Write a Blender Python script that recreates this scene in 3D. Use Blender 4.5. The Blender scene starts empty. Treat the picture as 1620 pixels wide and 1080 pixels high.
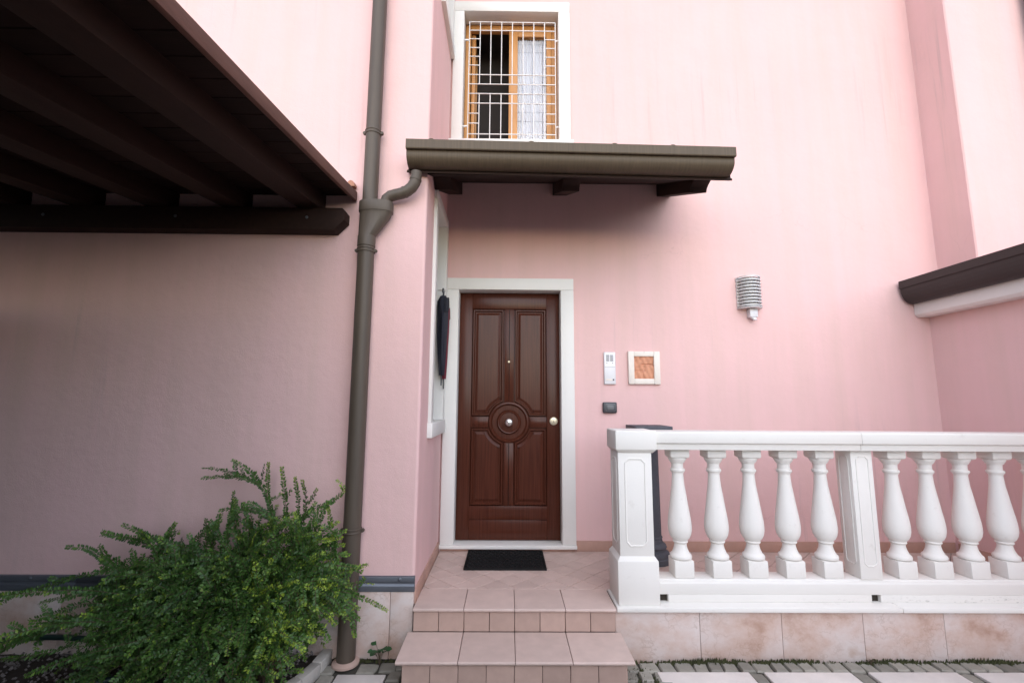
import bpy, bmesh, math, random
import numpy as np
from mathutils import Vector, Matrix
random.seed(7); rng = np.random.default_rng(7)
sc = bpy.context.scene
COL = sc.collection

# ------------------------------------------------------------------ camera
cd = bpy.data.cameras.new('camera'); cam = bpy.data.objects.new('camera', cd); COL.objects.link(cam)
cd.sensor_width = 36.0; cd.lens = 15.997; cd.clip_start = 0.05; cd.clip_end = 500
YAW, PITCH, ROLL = 0.0091, 0.1337, 0.0067
fwd = Vector((math.sin(YAW)*math.cos(PITCH), math.cos(YAW)*math.cos(PITCH), math.sin(PITCH)))
rt = Vector((math.cos(YAW), -math.sin(YAW), 0)); up = rt.cross(fwd)
r2 = rt*math.cos(ROLL) + up*math.sin(ROLL); u2 = up*math.cos(ROLL) - rt*math.sin(ROLL)
mw = Matrix.Identity(4)
for i in range(3):
    mw[i][0] = r2[i]; mw[i][1] = u2[i]; mw[i][2] = -fwd[i]
mw[0][3], mw[1][3], mw[2][3] = -0.0576, -4.3261, 1.6594
cam.matrix_world = mw; sc.camera = cam

# ------------------------------------------------------------------ light
SUN_EL, SUN_AZ = math.radians(32), math.radians(-4)      # azimuth: degrees to the left of the wall's normal
world = bpy.data.worlds.new('World'); sc.world = world; world.use_nodes = True
nt = world.node_tree; bg = nt.nodes['Background']
sky = nt.nodes.new('ShaderNodeTexSky'); sky.sky_type = 'NISHITA'; sky.sun_disc = False
sky.sun_elevation = SUN_EL; sky.sun_rotation = math.pi + SUN_AZ
sky.air_density = 1.0; sky.dust_density = 0.6; sky.ozone_density = 1.8
nt.links.new(sky.outputs[0], bg.inputs[0]); bg.inputs[1].default_value = 0.132
sd = bpy.data.lights.new('sun', 'SUN'); sun = bpy.data.objects.new('sun', sd); COL.objects.link(sun)
sd.energy = 1.35; sd.angle = math.radians(120); sd.color = (1.0, 0.925, 0.84)
d = Vector((-math.sin(SUN_AZ)*math.cos(SUN_EL), -math.cos(SUN_AZ)*math.cos(SUN_EL), math.sin(SUN_EL)))
sun.rotation_euler = d.to_track_quat('Z', 'Y').to_euler(); sun.location = (-2, -8, 8)
vs = sc.view_settings; vs.view_transform = 'Standard'; vs.look = 'None'; vs.gamma = 1; vs.use_curve_mapping = False
vs.exposure = 1.25

# ------------------------------------------------------------------ materials
def nodes(name):
    m = bpy.data.materials.new(name); m.use_nodes = True
    t = m.node_tree; b = t.nodes['Principled BSDF']
    return m, t, b
def N(t, kind, **kw):
    n = t.nodes.new(kind)
    for k, v in kw.items():
        if k.startswith('i_'): n.inputs[k[2:].replace('_', ' ')].default_value = v
        else: setattr(n, k, v)
    return n
def coords(t, scale=(1, 1, 1)):
    g = N(t, 'ShaderNodeNewGeometry'); m = N(t, 'ShaderNodeMapping'); m.inputs['Scale'].default_value = scale
    t.links.new(g.outputs['Position'], m.inputs['Vector']); return m.outputs[0]
def noise(t, vec, scale, detail=4, rough=.55):
    n = N(t, 'ShaderNodeTexNoise'); n.inputs['Scale'].default_value = scale; n.inputs['Detail'].default_value = detail
    n.inputs['Roughness'].default_value = rough; t.links.new(vec, n.inputs['Vector']); return n.outputs['Fac']
def ramp(t, fac, stops):
    r = N(t, 'ShaderNodeValToRGB'); e = r.color_ramp.elements
    while len(e) < len(stops): e.new(.5)
    for k, (p, c) in enumerate(stops):
        e[k].position = p; e[k].color = (*c, 1) if len(c) == 3 else c
    t.links.new(fac, r.inputs[0]); return r.outputs[0]
def mix(t, fac, a, b, mode='MIX'):
    m = N(t, 'ShaderNodeMix', data_type='RGBA', blend_type=mode)
    for s, v in ((m.inputs[0], fac), (m.inputs[6], a), (m.inputs[7], b)):
        if hasattr(v, 'links'): t.links.new(v, s)
        else: s.default_value = v if not isinstance(v, tuple) else (*v, 1)
    return m.outputs[2]
def bump(t, b, h, strength, dist=.01):
    n = N(t, 'ShaderNodeBump'); n.inputs['Strength'].default_value = strength; n.inputs['Distance'].default_value = dist
    t.links.new(h, n.inputs['Height'])
    t.links.new(n.outputs[0], b.inputs['Normal'])
def pm(name, col, rough=.6, var=.12, scale=9, bmp=0, bscale=90, metal=0, rand=0, spec=.5, stretch=(1, 1, 1), coat=0):
    m, t, b = nodes(name); v = coords(t, stretch)
    c = mix(t, noise(t, v, scale), tuple(x*(1-var) for x in col), tuple(min(1, x*(1+var)) for x in col))
    if rand:
        oi = N(t, 'ShaderNodeObjectInfo'); h = N(t, 'ShaderNodeHueSaturation')
        mr = N(t, 'ShaderNodeMapRange'); mr.inputs['To Min'].default_value = 1-rand; mr.inputs['To Max'].default_value = 1+rand
        t.links.new(oi.outputs['Random'], mr.inputs[0]); t.links.new(mr.outputs[0], h.inputs['Value']); t.links.new(c, h.inputs['Color']); c = h.outputs[0]
    t.links.new(c, b.inputs['Base Color']); b.inputs['Roughness'].default_value = rough
    b.inputs['Metallic'].default_value = metal; b.inputs['Specular IOR Level'].default_value = spec
    if coat: b.inputs['Coat Weight'].default_value = coat; b.inputs['Coat Roughness'].default_value = .25
    if bmp: bump(t, b, noise(t, v, bscale, 5), bmp)
    return m
M = {}
def plaster():
    m, t, b = nodes('pink_plaster')
    base = (.76, .505, .492)
    v = coords(t); vst = coords(t, (5, 5, .35)); vst2 = coords(t, (14, 14, .5))
    c = mix(t, noise(t, v, 1.3, 5), tuple(x*.93 for x in base), tuple(x*1.05 for x in base))
    s = ramp(t, noise(t, vst, 1.2, 6, .6), [(.40, (0, 0, 0)), (.72, (1, 1, 1))])
    c = mix(t, mix(t, .32, (0, 0, 0), s), c, (.60, .45, .38))
    s2 = ramp(t, noise(t, vst2, 1.0, 5, .65), [(.56, (0, 0, 0)), (.75, (1, 1, 1))])
    s3 = ramp(t, noise(t, v, .55, 2), [(.5, (0, 0, 0)), (.66, (1, 1, 1))])
    c = mix(t, mix(t, 1.0, s2, mix(t, .55, (0, 0, 0), s3), 'MULTIPLY'), c, (.42, .34, .33))
    vo = N(t, 'ShaderNodeTexVoronoi', feature='DISTANCE_TO_EDGE'); vo.inputs['Scale'].default_value = .9
    n2 = N(t, 'ShaderNodeTexNoise'); n2.inputs['Scale'].default_value = 3; n2.inputs['Detail'].default_value = 6
    t.links.new(v, n2.inputs['Vector'])
    vm = N(t, 'ShaderNodeVectorMath', operation='MULTIPLY_ADD'); vm.inputs[1].default_value = (.5, .5, .5)
    t.links.new(n2.outputs['Color'], vm.inputs[0]); t.links.new(v, vm.inputs[2]); t.links.new(vm.outputs[0], vo.inputs['Vector'])
    cr = ramp(t, vo.outputs['Distance'], [(0, (1, 1, 1)), (.0035, (0, 0, 0))])
    cm = ramp(t, noise(t, v, .8, 2), [(.60, (0, 0, 0)), (.66, (1, 1, 1))])
    c = mix(t, mix(t, 1.0, cr, mix(t, .22, (0, 0, 0), cm), 'MULTIPLY'), c, (.40, .26, .25))
    t.links.new(c, b.inputs['Base Color']); b.inputs['Roughness'].default_value = .9; b.inputs['Specular IOR Level'].default_value = .2
    a = N(t, 'ShaderNodeMath', operation='MULTIPLY_ADD'); a.inputs[1].default_value = .25
    t.links.new(noise(t, v, 160, 4), a.inputs[0]); t.links.new(noise(t, v, 5, 3), a.inputs[2])
    bump(t, b, a.outputs[0], .45, .014)
    return m
M['plaster'] = plaster()
def marble():
    m, t, b = nodes('veined_marble'); v = coords(t, (1, 1, 1.2))
    oi = N(t, 'ShaderNodeObjectInfo')
    ad = N(t, 'ShaderNodeVectorMath', operation='ADD'); sc_ = N(t, 'ShaderNodeVectorMath', operation='SCALE')
    sc_.inputs[0].default_value = (7, 3, 11); t.links.new(oi.outputs['Random'], sc_.inputs['Scale']); t.links.new(v, ad.inputs[0]); t.links.new(sc_.outputs[0], ad.inputs[1]); v = ad.outputs[0]
    c = ramp(t, noise(t, v, 3.2, 9, .62), [(.28, (.38, .235, .17)), (.42, (.54, .40, .34)), (.55, (.60, .50, .46)), (.66, (.62, .55, .52)), (.8, (.46, .33, .26))])
    nz = N(t, 'ShaderNodeTexNoise'); nz.inputs['Scale'].default_value = 9; nz.inputs['Detail'].default_value = 6; t.links.new(v, nz.inputs['Vector'])
    vm = N(t, 'ShaderNodeVectorMath', operation='MULTIPLY_ADD'); vm.inputs[1].default_value = (.42, .42, .42)
    t.links.new(nz.outputs['Color'], vm.inputs[0]); t.links.new(v, vm.inputs[2])
    vo = N(t, 'ShaderNodeTexVoronoi', feature='DISTANCE_TO_EDGE'); vo.inputs['Scale'].default_value = 8; t.links.new(vm.outputs[0], vo.inputs['Vector'])
    ve = ramp(t, vo.outputs['Distance'], [(0, (1, 1, 1)), (.07, (0, 0, 0))])
    pt = ramp(t, noise(t, v, 4, 3), [(.45, (0, 0, 0)), (.62, (.40, .40, .40))])
    c = mix(t, mix(t, 1.0, ve, pt, 'MULTIPLY'), c, (.33, .21, .15))
    t.links.new(c, b.inputs['Base Color']); b.inputs['Roughness'].default_value = .55; b.inputs['Specular IOR Level'].default_value = .35
    bump(t, b, noise(t, v, 40, 5), .12)
    return m
M['marble'] = marble()
def white_stone(name, col, dirt, rough=.55):
    m, t, b = nodes(name); v = coords(t)
    c = mix(t, noise(t, v, 6, 5), tuple(x*.96 for x in col), tuple(min(1, x*1.03) for x in col))
    s = ramp(t, noise(t, v, 14, 8, .7), [(.6, (0, 0, 0)), (.78, (1, 1, 1))])
    c = mix(t, mix(t, dirt, (0, 0, 0), s), c, (.42, .37, .31))
    t.links.new(c, b.inputs['Base Color']); b.inputs['Roughness'].default_value = rough; b.inputs['Specular IOR Level'].default_value = .3
    bump(t, b, noise(t, v, 120, 4), .10, .006)
    return m
M['cast'] = white_stone('white_cast_stone', (.77, .745, .70), .34, .6)
M['trim'] = white_stone('white_stone_trim', (.75, .735, .70), .10, .5)
def dirtcast():
    m, t, b = nodes('stained_cast_stone'); v = coords(t); col = (.77, .745, .70)
    c = mix(t, noise(t, v, 6, 5), tuple(x*.95 for x in col), col)
    s = ramp(t, noise(t, coords(t, (1, 1, 2.5)), 26, 8, .75), [(.55, (0, 0, 0)), (.70, (1, 1, 1))])
    g = N(t, 'ShaderNodeNewGeometry'); sx = N(t, 'ShaderNodeSeparateXYZ'); t.links.new(g.outputs['Position'], sx.inputs[0])
    mr = N(t, 'ShaderNodeMapRange'); mr.inputs['From Min'].default_value = .385; mr.inputs['From Max'].default_value = .338; t.links.new(sx.outputs['Z'], mr.inputs[0])
    mx = N(t, 'ShaderNodeMapRange'); mx.inputs['From Min'].default_value = 1.6; mx.inputs['From Max'].default_value = 3.4; t.links.new(sx.outputs['X'], mx.inputs[0])
    ml = N(t, 'ShaderNodeMath', operation='MULTIPLY'); t.links.new(mr.outputs[0], ml.inputs[0]); t.links.new(mx.outputs[0], ml.inputs[1])
    m2 = N(t, 'ShaderNodeMath', operation='MULTIPLY'); t.links.new(ml.outputs[0], m2.inputs[0]); t.links.new(s, m2.inputs[1])
    c = mix(t, m2.outputs[0], c, (.10, .095, .07))
    t.links.new(c, b.inputs['Base Color']); b.inputs['Roughness'].default_value = .65
    bump(t, b, noise(t, v, 120, 4), .1, .006); return m
M['castdirt'] = dirtcast()
M['tile'] = pm('terracotta_tile', (.56, .43, .38), .5, .16, 11, .08, 120, rand=.07, spec=.35)
M['riser'] = pm('terracotta_riser', (.44, .31, .26), .6, .14, 18, .08, 120, rand=.10, spec=.3)
M['skirt'] = pm('skirting_tile', (.46, .28, .22), .6, .12, 14, .05, 120, rand=.05, spec=.3)
M['grout'] = pm('grey_grout', (.11, .085, .075), .9, .2, 20)
M['gutter'] = pm('bronze_painted_metal', (.095, .070, .046), .55, .34, 4, .03, 60, metal=.0, stretch=(22, 3, .5), spec=.3)
M['pipe'] = pm('bronze_downpipe_metal', (.085, .066, .050), .5, .25, 5, .02, 60, metal=.0, stretch=(6, 6, .6), spec=.35)
M['gutter2'] = pm('dark_brown_metal', (.032, .025, .024), .5, .2, 5, 0, 60, metal=.2)
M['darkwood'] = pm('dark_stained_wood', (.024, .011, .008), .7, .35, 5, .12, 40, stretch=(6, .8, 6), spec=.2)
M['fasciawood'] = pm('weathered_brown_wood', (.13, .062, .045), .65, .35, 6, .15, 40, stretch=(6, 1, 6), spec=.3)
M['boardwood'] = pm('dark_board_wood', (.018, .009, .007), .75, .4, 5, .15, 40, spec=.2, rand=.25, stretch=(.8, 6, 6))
M['mahogany'] = pm('mahogany_varnish', (.070, .020, .011), .27, .6, 5, .03, 60, stretch=(14, 14, .45), spec=.22)
M['mahogany_dark'] = pm('mahogany_groove', (.024, .008, .005), .35, .3, 5, .03, 60, stretch=(9, 9, .5), spec=.15)
M['pine'] = pm('golden_pine', (.56, .27, .085), .45, .2, 6, .03, 60, stretch=(8, 8, .6))
M['iron'] = pm('white_painted_iron', (.72, .70, .68), .5, .08, 20)
M['steel'] = pm('brushed_steel', (.62, .60, .57), .3, .06, 30, metal=.9)
M['brass'] = pm('pale_brass', (.66, .60, .46), .3, .06, 30, metal=.85)
M['lampgrey'] = pm('grey_lamp_metal', (.62, .615, .61), .5, .10, 16, metal=.1)
M['lampglass'] = pm('frosted_lamp_glass', (.46, .46, .47), .5, .04, 10)
M['alu'] = pm('silver_plastic', (.70, .70, .72), .4, .04, 30, metal=.1)
M['grille'] = pm('grey_grille', (.20, .20, .21), .6, .1, 30)
M['blackplastic'] = pm('dark_grey_plastic', (.045, .048, .055), .4, .1, 30)
M['greyplastic'] = pm('mid_grey_plastic', (.13, .135, .14), .4, .1, 30)
M['rubber'] = pm('black_rubber', (.006, .006, .0065), .7, .3, 40, .1, 150, spec=.25)
M['plaque'] = pm('terracotta_relief', (.60, .29, .18), .75, .22, 40, .15, 160, spec=.25)
M['cream'] = pm('cream_ceramic', (.76, .70, .63), .45, .06, 20)
M['basalt'] = pm('dark_grey_stone', (.075, .08, .095), .7, .25, 30, .15, 120)
M['zinc'] = pm('dull_zinc', (.15, .165, .19), .42, .15, 6, .03, 40, metal=.6, stretch=(1, 6, 6))
M['cobble'] = pm('porphyry_cobble', (.25, .235, .20), .75, .25, 24, .3, 70, rand=.30)
M['slab'] = pm('white_paving_marble', (.74, .69, .655), .6, .20, 6, .2, 60, rand=.07)
M['soil'] = pm('dark_soil_and_hole_shade', (.035, .027, .02), .95, .5, 30, .8, 60)
M['sand'] = pm('joint_sand', (.055, .05, .04), .95, .4, 40, .5, 80)
M['gravel'] = pm('grey_pebbles', (.16, .14, .13), .8, .4, 60)
M['kerb'] = pm('pale_kerb_stone', (.45, .42, .38), .75, .15, 20, .2, 80, rand=.06)
M['moss'] = pm('moss', (.055, .06, .022), .95, .5, 60, .5, 120)
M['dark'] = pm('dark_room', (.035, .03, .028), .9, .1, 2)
M['curtain'] = pm('white_curtain', (.70, .745, .83), .9, .04, 4)
M['navy'] = pm('navy_fabric', (.010, .011, .022), .7, .2, 30, .1, 200)
M['maroon'] = pm('dark_red_fabric', (.14, .012, .025), .7, .2, 30, .1, 200)
M['hose'] = pm('green_hose_rubber', (.012, .035, .03), .45, .2, 20)
M['rooftile'] = pm('clay_roof_tile', (.36, .17, .11), .8, .25, 8, .2, 60, rand=.1)
M['asphalt'] = pm('grey_courtyard_paving', (.15, .125, .10), .85, .25, 6, .2, 60)
M['bark'] = pm('shrub_bark', (.10, .07, .045), .85, .3, 30)
def glass():
    m, t, b = nodes('window_glass')
    b.inputs['Base Color'].default_value = (1, 1, 1, 1); b.inputs['Roughness'].default_value = .02
    b.inputs['Transmission Weight'].default_value = 1; b.inputs['IOR'].default_value = 1.45
    return m
M['glass'] = glass()
def leafmat():
    m, t, b = nodes('shrub_leaf'); a = N(t, 'ShaderNodeAttribute', attribute_name='leafcol')
    t.links.new(a.outputs['Color'], b.inputs['Base Color']); b.inputs['Roughness'].default_value = .42
    b.inputs['Specular IOR Level'].default_value = .4
    tr = N(t, 'ShaderNodeBsdfTranslucent'); t.links.new(a.outputs['Color'], tr.inputs[0])
    ms = N(t, 'ShaderNodeMixShader'); ms.inputs[0].default_value = .3
    t.links.new(b.outputs[0], ms.inputs[1]); t.links.new(tr.outputs[0], ms.inputs[2])
    t.links.new(ms.outputs[0], t.nodes['Material Output'].inputs['Surface'])
    return m
M['leaf'] = leafmat()

# ------------------------------------------------------------------ mesh helpers
WLOC = {}
def tag(o, label=None, cat=None, group=None, kind=None):
    for k, v in (('label', label), ('category', cat), ('group', group), ('kind', kind)):
        if v: o[k] = v
    return o
def thing(name, label, cat, loc, group=None):
    o = bpy.data.objects.new(name, None); COL.objects.link(o); o.location = loc; WLOC[o] = Vector(loc)
    o.empty_display_size = .1
    return tag(o, label, cat, group)
def link(name, me, parent=None, wloc=(0, 0, 0)):
    o = bpy.data.objects.new(name, me); COL.objects.link(o); w = Vector(wloc); WLOC[o] = w
    if parent is not None:
        o.parent = parent; o.location = w - WLOC[parent]
    else: o.location = w
    return o
class MB:
    def __init__(s): s.v = []; s.f = []
    def add(s, vs, fs):
        k = len(s.v); s.v += [tuple(x) for x in vs]; s.f += [tuple(i+k for i in f) for f in fs]; return s
    def box(s, x0, x1, y0, y1, z0, z1):
        vs = [(x, y, z) for x in (x0, x1) for y in (y0, y1) for z in (z0, z1)]
        return s.add(vs, [(0, 1, 3, 2), (4, 6, 7, 5), (0, 4, 5, 1), (2, 3, 7, 6), (0, 2, 6, 4), (1, 5, 7, 3)])
    def prism(s, poly, axis, a, b, shear=None):
        """poly: 2D points; axis 'x': (y,z), 'y': (x,z), 'z': (x,y)"""
        n = len(poly)
        def P(p, t):
            q = {'x': (t, p[0], p[1]), 'y': (p[0], t, p[1]), 'z': (p[0], p[1], t)}[axis]
            return q if shear is None else shear(q)
        vs = [P(p, a) for p in poly] + [P(p, b) for p in poly]
        return s.add(vs, [tuple(range(n)), tuple(range(2*n-1, n-1, -1))] + [(i, i+n, (i+1) % n+n, (i+1) % n) for i in range(n)])
    def lathe(s, prof, c=(0, 0, 0), n=24, axis='z', cap=True):
        vs = []
        for r, h in prof:
            for k in range(n):
                a = 2*math.pi*k/n; x, y = r*math.cos(a), r*math.sin(a)
                vs.append({'z': (c[0]+x, c[1]+y, c[2]+h), 'y': (c[0]+x, c[1]+h, c[2]+y), 'x': (c[0]+h, c[1]+x, c[2]+y)}[axis])
        fs = [(i*n+k, i*n+(k+1) % n, (i+1)*n+(k+1) % n, (i+1)*n+k) for i in range(len(prof)-1) for k in range(n)]
        if cap: fs += [tuple(range(n-1, -1, -1)), tuple(range((len(prof)-1)*n, len(prof)*n))]
        return s.add(vs, fs)
    def tube(s, path, r, n=12, cap=True):
        P = [Vector(p) for p in path]; rr = r if isinstance(r, (list, tuple)) else [r]*len(P)
        u = None; vs = []
        for i, p in enumerate(P):
            t = (P[min(i+1, len(P)-1)] - P[max(i-1, 0)]).normalized()
            if u is None:
                u = t.orthogonal().normalized()
            u = (u - t*u.dot(t)).normalized(); w = t.cross(u)
            vs += [p + (u*math.cos(2*math.pi*k/n) + w*math.sin(2*math.pi*k/n))*rr[i] for k in range(n)]
        fs = [(i*n+k, i*n+(k+1) % n, (i+1)*n+(k+1) % n, (i+1)*n+k) for i in range(len(P)-1) for k in range(n)]
        if cap: fs += [tuple(range(n-1, -1, -1)), tuple(range((len(P)-1)*n, len(P)*n))]
        return s.add(vs, fs)
    def loft(s, rings):
        n = len(rings[0]); vs = [p for r in rings for p in r]
        fs = [(i*n+k, i*n+(k+1) % n, (i+1)*n+(k+1) % n, (i+1)*n+k) for i in range(len(rings)-1) for k in range(n)]
        fs += [tuple(range(n-1, -1, -1)), tuple(range((len(rings)-1)*n, len(rings)*n))]
        return s.add(vs, fs)
    def mesh(s, name, mat, bev=0, smooth=False, seg=2, org=(0, 0, 0)):
        me = bpy.data.meshes.new(name); o = Vector(org)
        me.from_pydata([tuple(Vector(p)-o) for p in s.v], [], s.f)
        bm = bmesh.new(); bm.from_mesh(me); bmesh.ops.recalc_face_normals(bm, faces=bm.faces)
        if bev:
            es = [e for e in bm.edges if e.is_manifold and e.calc_face_angle(0) > .5]
            bmesh.ops.bevel(bm, geom=es, offset=bev, segments=seg, profile=.5, affect='EDGES', clamp_overlap=True)
        bm.to_mesh(me); bm.free()
        if mat: me.materials.append(M[mat])
        if smooth or bev:
            me.polygons.foreach_set('use_smooth', [True]*len(me.polygons))
            me.set_sharp_from_angle(angle=math.radians(38))
        return me
    def build(s, name, mat, parent=None, bev=0, smooth=False, seg=2):
        a = np.array(s.v); lo, hi = a.min(0), a.max(0); org = ((lo[0]+hi[0])/2, (lo[1]+hi[1])/2, lo[2])
        return link(name, s.mesh(name, mat, bev, smooth, seg, org), parent, org)
def B(name, mat, parent, x0, x1, y0, y1, z0, z1, bev=.004, seg=2):
    return MB().box(x0, x1, y0, y1, z0, z1).build(name, mat, parent, bev, seg=seg)
def panel_holes(mb, to3, us, vs_, holes, depth3):
    """flat wall face on a grid with rectangular holes and reveals; to3(u,v,d)"""
    U = sorted(set(us + [h[i] for h in holes for i in (0, 1)])); V = sorted(set(vs_ + [h[i] for h in holes for i in (2, 3)]))
    idx = {}
    for i, u in enumerate(U):
        for j, v in enumerate(V): idx[i, j] = len(idx)
    fs = []
    for i in range(len(U)-1):
        for j in range(len(V)-1):
            uc, vc = (U[i]+U[i+1])/2, (V[j]+V[j+1])/2
            if any(h[0] < uc < h[1] and h[2] < vc < h[3] for h in holes): continue
            fs.append((idx[i, j], idx[i+1, j], idx[i+1, j+1], idx[i, j+1]))
    mb.add([to3(u, v, 0) for u in U for v in V], fs)
    for h in holes:
        c = [(h[0], h[2]), (h[1], h[2]), (h[1], h[3]), (h[0], h[3])]
        mb.add([to3(u, v, 0) for u, v in c] + [to3(u, v, depth3) for u, v in c], [(k, (k+1) % 4, (k+1) % 4+4, k+4) for k in range(4)])

L = .335; YF = -1.09; XS = -.67; XR = 4.05; XU = 4.19; TOP = 7.4

# ================================================================== SETTING: ground
g = MB().box(-60, 60, -60, 60, -.3, -.035).build('ground', 'asphalt'); tag(g, kind='structure', label='grey courtyard ground around the house')
pav = MB().box(-1.24, XR, -3.2, -1.0, -.034, -.016).build('pavement', 'sand'); tag(pav, kind='structure', label='courtyard pavement of cobbles and pale marble slabs')
def cobble(x, y, w, d, rot=0, h=0):
    k = 7; pts = []
    for i, (sx, sy) in enumerate([(-1, -1), (0, -1.06), (1, -1), (1.05, 0), (1, 1), (0, 1.05), (-1, 1), (-1.05, 0)]):
        px, py = sx*w/2*random.uniform(.82, 1.0), sy*d/2*random.uniform(.82, 1.0)
        c, s_ = math.cos(rot), math.sin(rot); pts.append((px*c-py*s_, px*s_+py*c))
    t = random.uniform(-.006, .004) + h
    rings = [[(px, py, -.02) for px, py in pts], [(px, py, t-.008) for px, py in pts], [(px*.86, py*.86, t) for px, py in pts]]
    me = MB().loft(rings).mesh('cobble', 'cobble', 0, True)
    link('cobble', me, pav, (x, y, 0))
# row along the wall
x = .70
while x < XR-.06:
    w = random.uniform(.085, .125); cobble(x+w/2, -1.18+random.uniform(-.006, .006), w-.006, .108, random.uniform(-.12, .12)-.05); x += w
# field between steps and first slab
for r in range(9):
    y = -1.285-.105*r; x = .665
    while x < .875:
        w = random.uniform(.09, .115); cobble(x+w/2, y, w-.008, .098, random.uniform(-.1, .1)); x += w
slabs = [(.89, 1.465), (1.56, 2.105), (2.215, 2.775), (2.885, 3.44), (3.545, 4.04)]
for i, (a, b_) in enumerate(slabs):
    for (y0, y1) in ((-1.795, -1.243), (-2.45, -1.9), (-3.1, -2.555)):
        B('paving_slab', 'slab', pav, a, b_, y0, y1, -.02, .001+random.uniform(-.002, .003), .006)
    if i < 4:
        xm = (b_+slabs[i+1][0])/2
        for r in range(17): cobble(xm+random.uniform(-.004, .004), -1.29-.107*r, .092, .10, random.uniform(-.1, .1), -.004)
    for yy in (-1.847, -2.5):
        x = a
        while x < b_-.03:
            w = min(random.uniform(.09, .12), b_-x); cobble(x+w/2, yy, w-.006, .092, random.uniform(-.08, .08)); x += w
# left of the steps
for (y0, y1) in ((-1.83, -1.272), (-2.5, -1.93)): B('paving_slab', 'slab', pav, -1.09, -.79, y0, y1, -.02, .001, .006)
for (x, y, w, d_) in ((-.93, -1.20, .125, .11), (-.80, -1.19, .115, .10), (-.715, -1.165, .07, .1), (-.735, -1.285, .085, .105), (-.735, -1.395, .085, .1), (-.735, -1.5, .085, .1), (-.735, -1.605, .085, .1),
                      (-1.15, -1.33, .1, .11), (-1.15, -1.45, .1, .11), (-1.15, -1.57, .1, .11), (-1.17, -1.22, .09, .09)):
    cobble(x, y, w, d_, random.uniform(-.1, .1))
bed = MB()
nx, ny = 60, 30
vs_ = []; X0, X1, Y0, Y1 = -6.0, -1.24, -3.0, -1.08
for i in range(nx+1):
    for j in range(ny+1):
        xx = X0+(X1-X0)*i/nx; yy = Y0+(Y1-Y0)*j/ny
        vs_.append((xx, yy, .02+.02*math.sin(3*xx+1)*math.cos(4*yy)+random.uniform(-.008, .012)))
bed.add(vs_, [(i*(ny+1)+j, (i+1)*(ny+1)+j, (i+1)*(ny+1)+j+1, i*(ny+1)+j+1) for i in range(nx) for j in range(ny)])
bed = bed.build('garden_bed', 'soil', None, smooth=True); tag(bed, kind='structure', label='dark soil planting bed along the wall')
gv = MB()
for k in range(2600):
    x, y = random.uniform(-4.2, -1.3), random.uniform(-2.2, -1.1); r = random.uniform(.006, .014); z = .03+random.uniform(0, .02)
    a = random.uniform(0, 6.28); ca, sa = math.cos(a)*r, math.sin(a)*r
    gv.add([(x+ca, y+sa, z), (x-sa*.8, y+ca*.8, z), (x-ca, y-sa, z), (x+sa*.8, y-ca*.8, z), (x, y, z+r*.8), (x, y, z-r*.8)], [(0, 1, 4), (1, 2, 4), (2, 3, 4), (3, 0, 4), (1, 0, 5), (2, 1, 5), (3, 2, 5), (0, 3, 5)])
gv = gv.build('gravel', 'gravel', bed); tag(gv, kind='stuff')

bw_ = MB().box(-14, 14, -9.9, -9.6, -.035, 1.95).box(-14, 14, -9.95, -9.55, 1.951, 2.0).build('added_light_block_wall', 'asphalt'); tag(bw_, kind='structure', label='grey unseen wall added across the courtyard to block low sky light')  # added out of view: cuts low sky light towards carport and balusters
# ================================================================== HOUSE
house = thing('house', 'pink rendered house with white stone window surrounds and veined marble base', 'house', (0, 0, 0))
mb = MB()
panel_holes(mb, lambda u, v, d_: (u, d_, v), [XS-.02, 1.5, 2.8, XU], [0, 1.2, 3.5, TOP], [(-.60, .52, .2, 2.80), (-.60, .51, 4.24, 5.80)], .33)
mb.build('wall', 'plaster', house)
mb = MB()   # projecting wing: rounded arris joins its two faces
for z0, z1 in ((0, TOP),):
    n = 6; R_ = .02
    arc = [(XS-R_+R_*math.sin(math.pi/2*k/n), YF+R_-R_*math.cos(math.pi/2*k/n)) for k in range(n+1)]
    mb.add([(x, y, z) for x, y in arc for z in (z0, z1)], [(2*k, 2*k+2, 2*k+3, 2*k+1) for k in range(n)])
    mb.add([(-9, YF, z0), (XS-R_, YF, z0), (XS-R_, YF, z1), (-9, YF, z1)], [(0, 1, 2, 3)])
panel_holes(mb, lambda u, v, d_: (XS-d_, u, v), [YF+.02, 0.02], [0, TOP], [(-.72, -.085, 1.44, 3.35), (-.66, -.085, 5.24, 6.75)], .3)
w = mb.build('wall', 'plaster', house)
w.data.polygons.foreach_set('use_smooth', [True]*len(w.data.polygons)); w.data.set_sharp_from_angle(angle=math.radians(30))
mb = MB()   # return and face of the taller volume beyond the annex
mb.add([(XU, .02, 0), (XU, -.365, 0), (XU, -.365, TOP), (XU, .02, TOP)], [(0, 1, 2, 3)])
mb.add([(XU, -.375, 0), (XU+.01, -.385, 0), (9, -.385, 0), (9, -.385, TOP), (XU+.01, -.385, TOP), (XU, -.375, TOP), (XU, -.365, 0), (XU, -.365, TOP)], [(1, 2, 3, 4), (0, 1, 4, 5), (6, 0, 5, 7)])
mb.build('wall', 'plaster', house)
MB().box(-9, 9, .6, 7, 0, TOP).build('house_core', 'plaster', house)
MB().box(-9.2, 9.2, -.2, 7.2, TOP+.001, TOP+.15).build('roof', 'rooftile', house)
# room behind the window (open towards the window)
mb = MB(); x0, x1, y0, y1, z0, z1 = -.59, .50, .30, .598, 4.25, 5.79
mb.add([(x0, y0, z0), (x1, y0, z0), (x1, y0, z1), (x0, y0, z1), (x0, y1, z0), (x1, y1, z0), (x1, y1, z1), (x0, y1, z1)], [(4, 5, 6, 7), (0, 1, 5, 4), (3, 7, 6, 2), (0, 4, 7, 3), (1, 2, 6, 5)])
mb.build('room_interior', 'dark', house)
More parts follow.
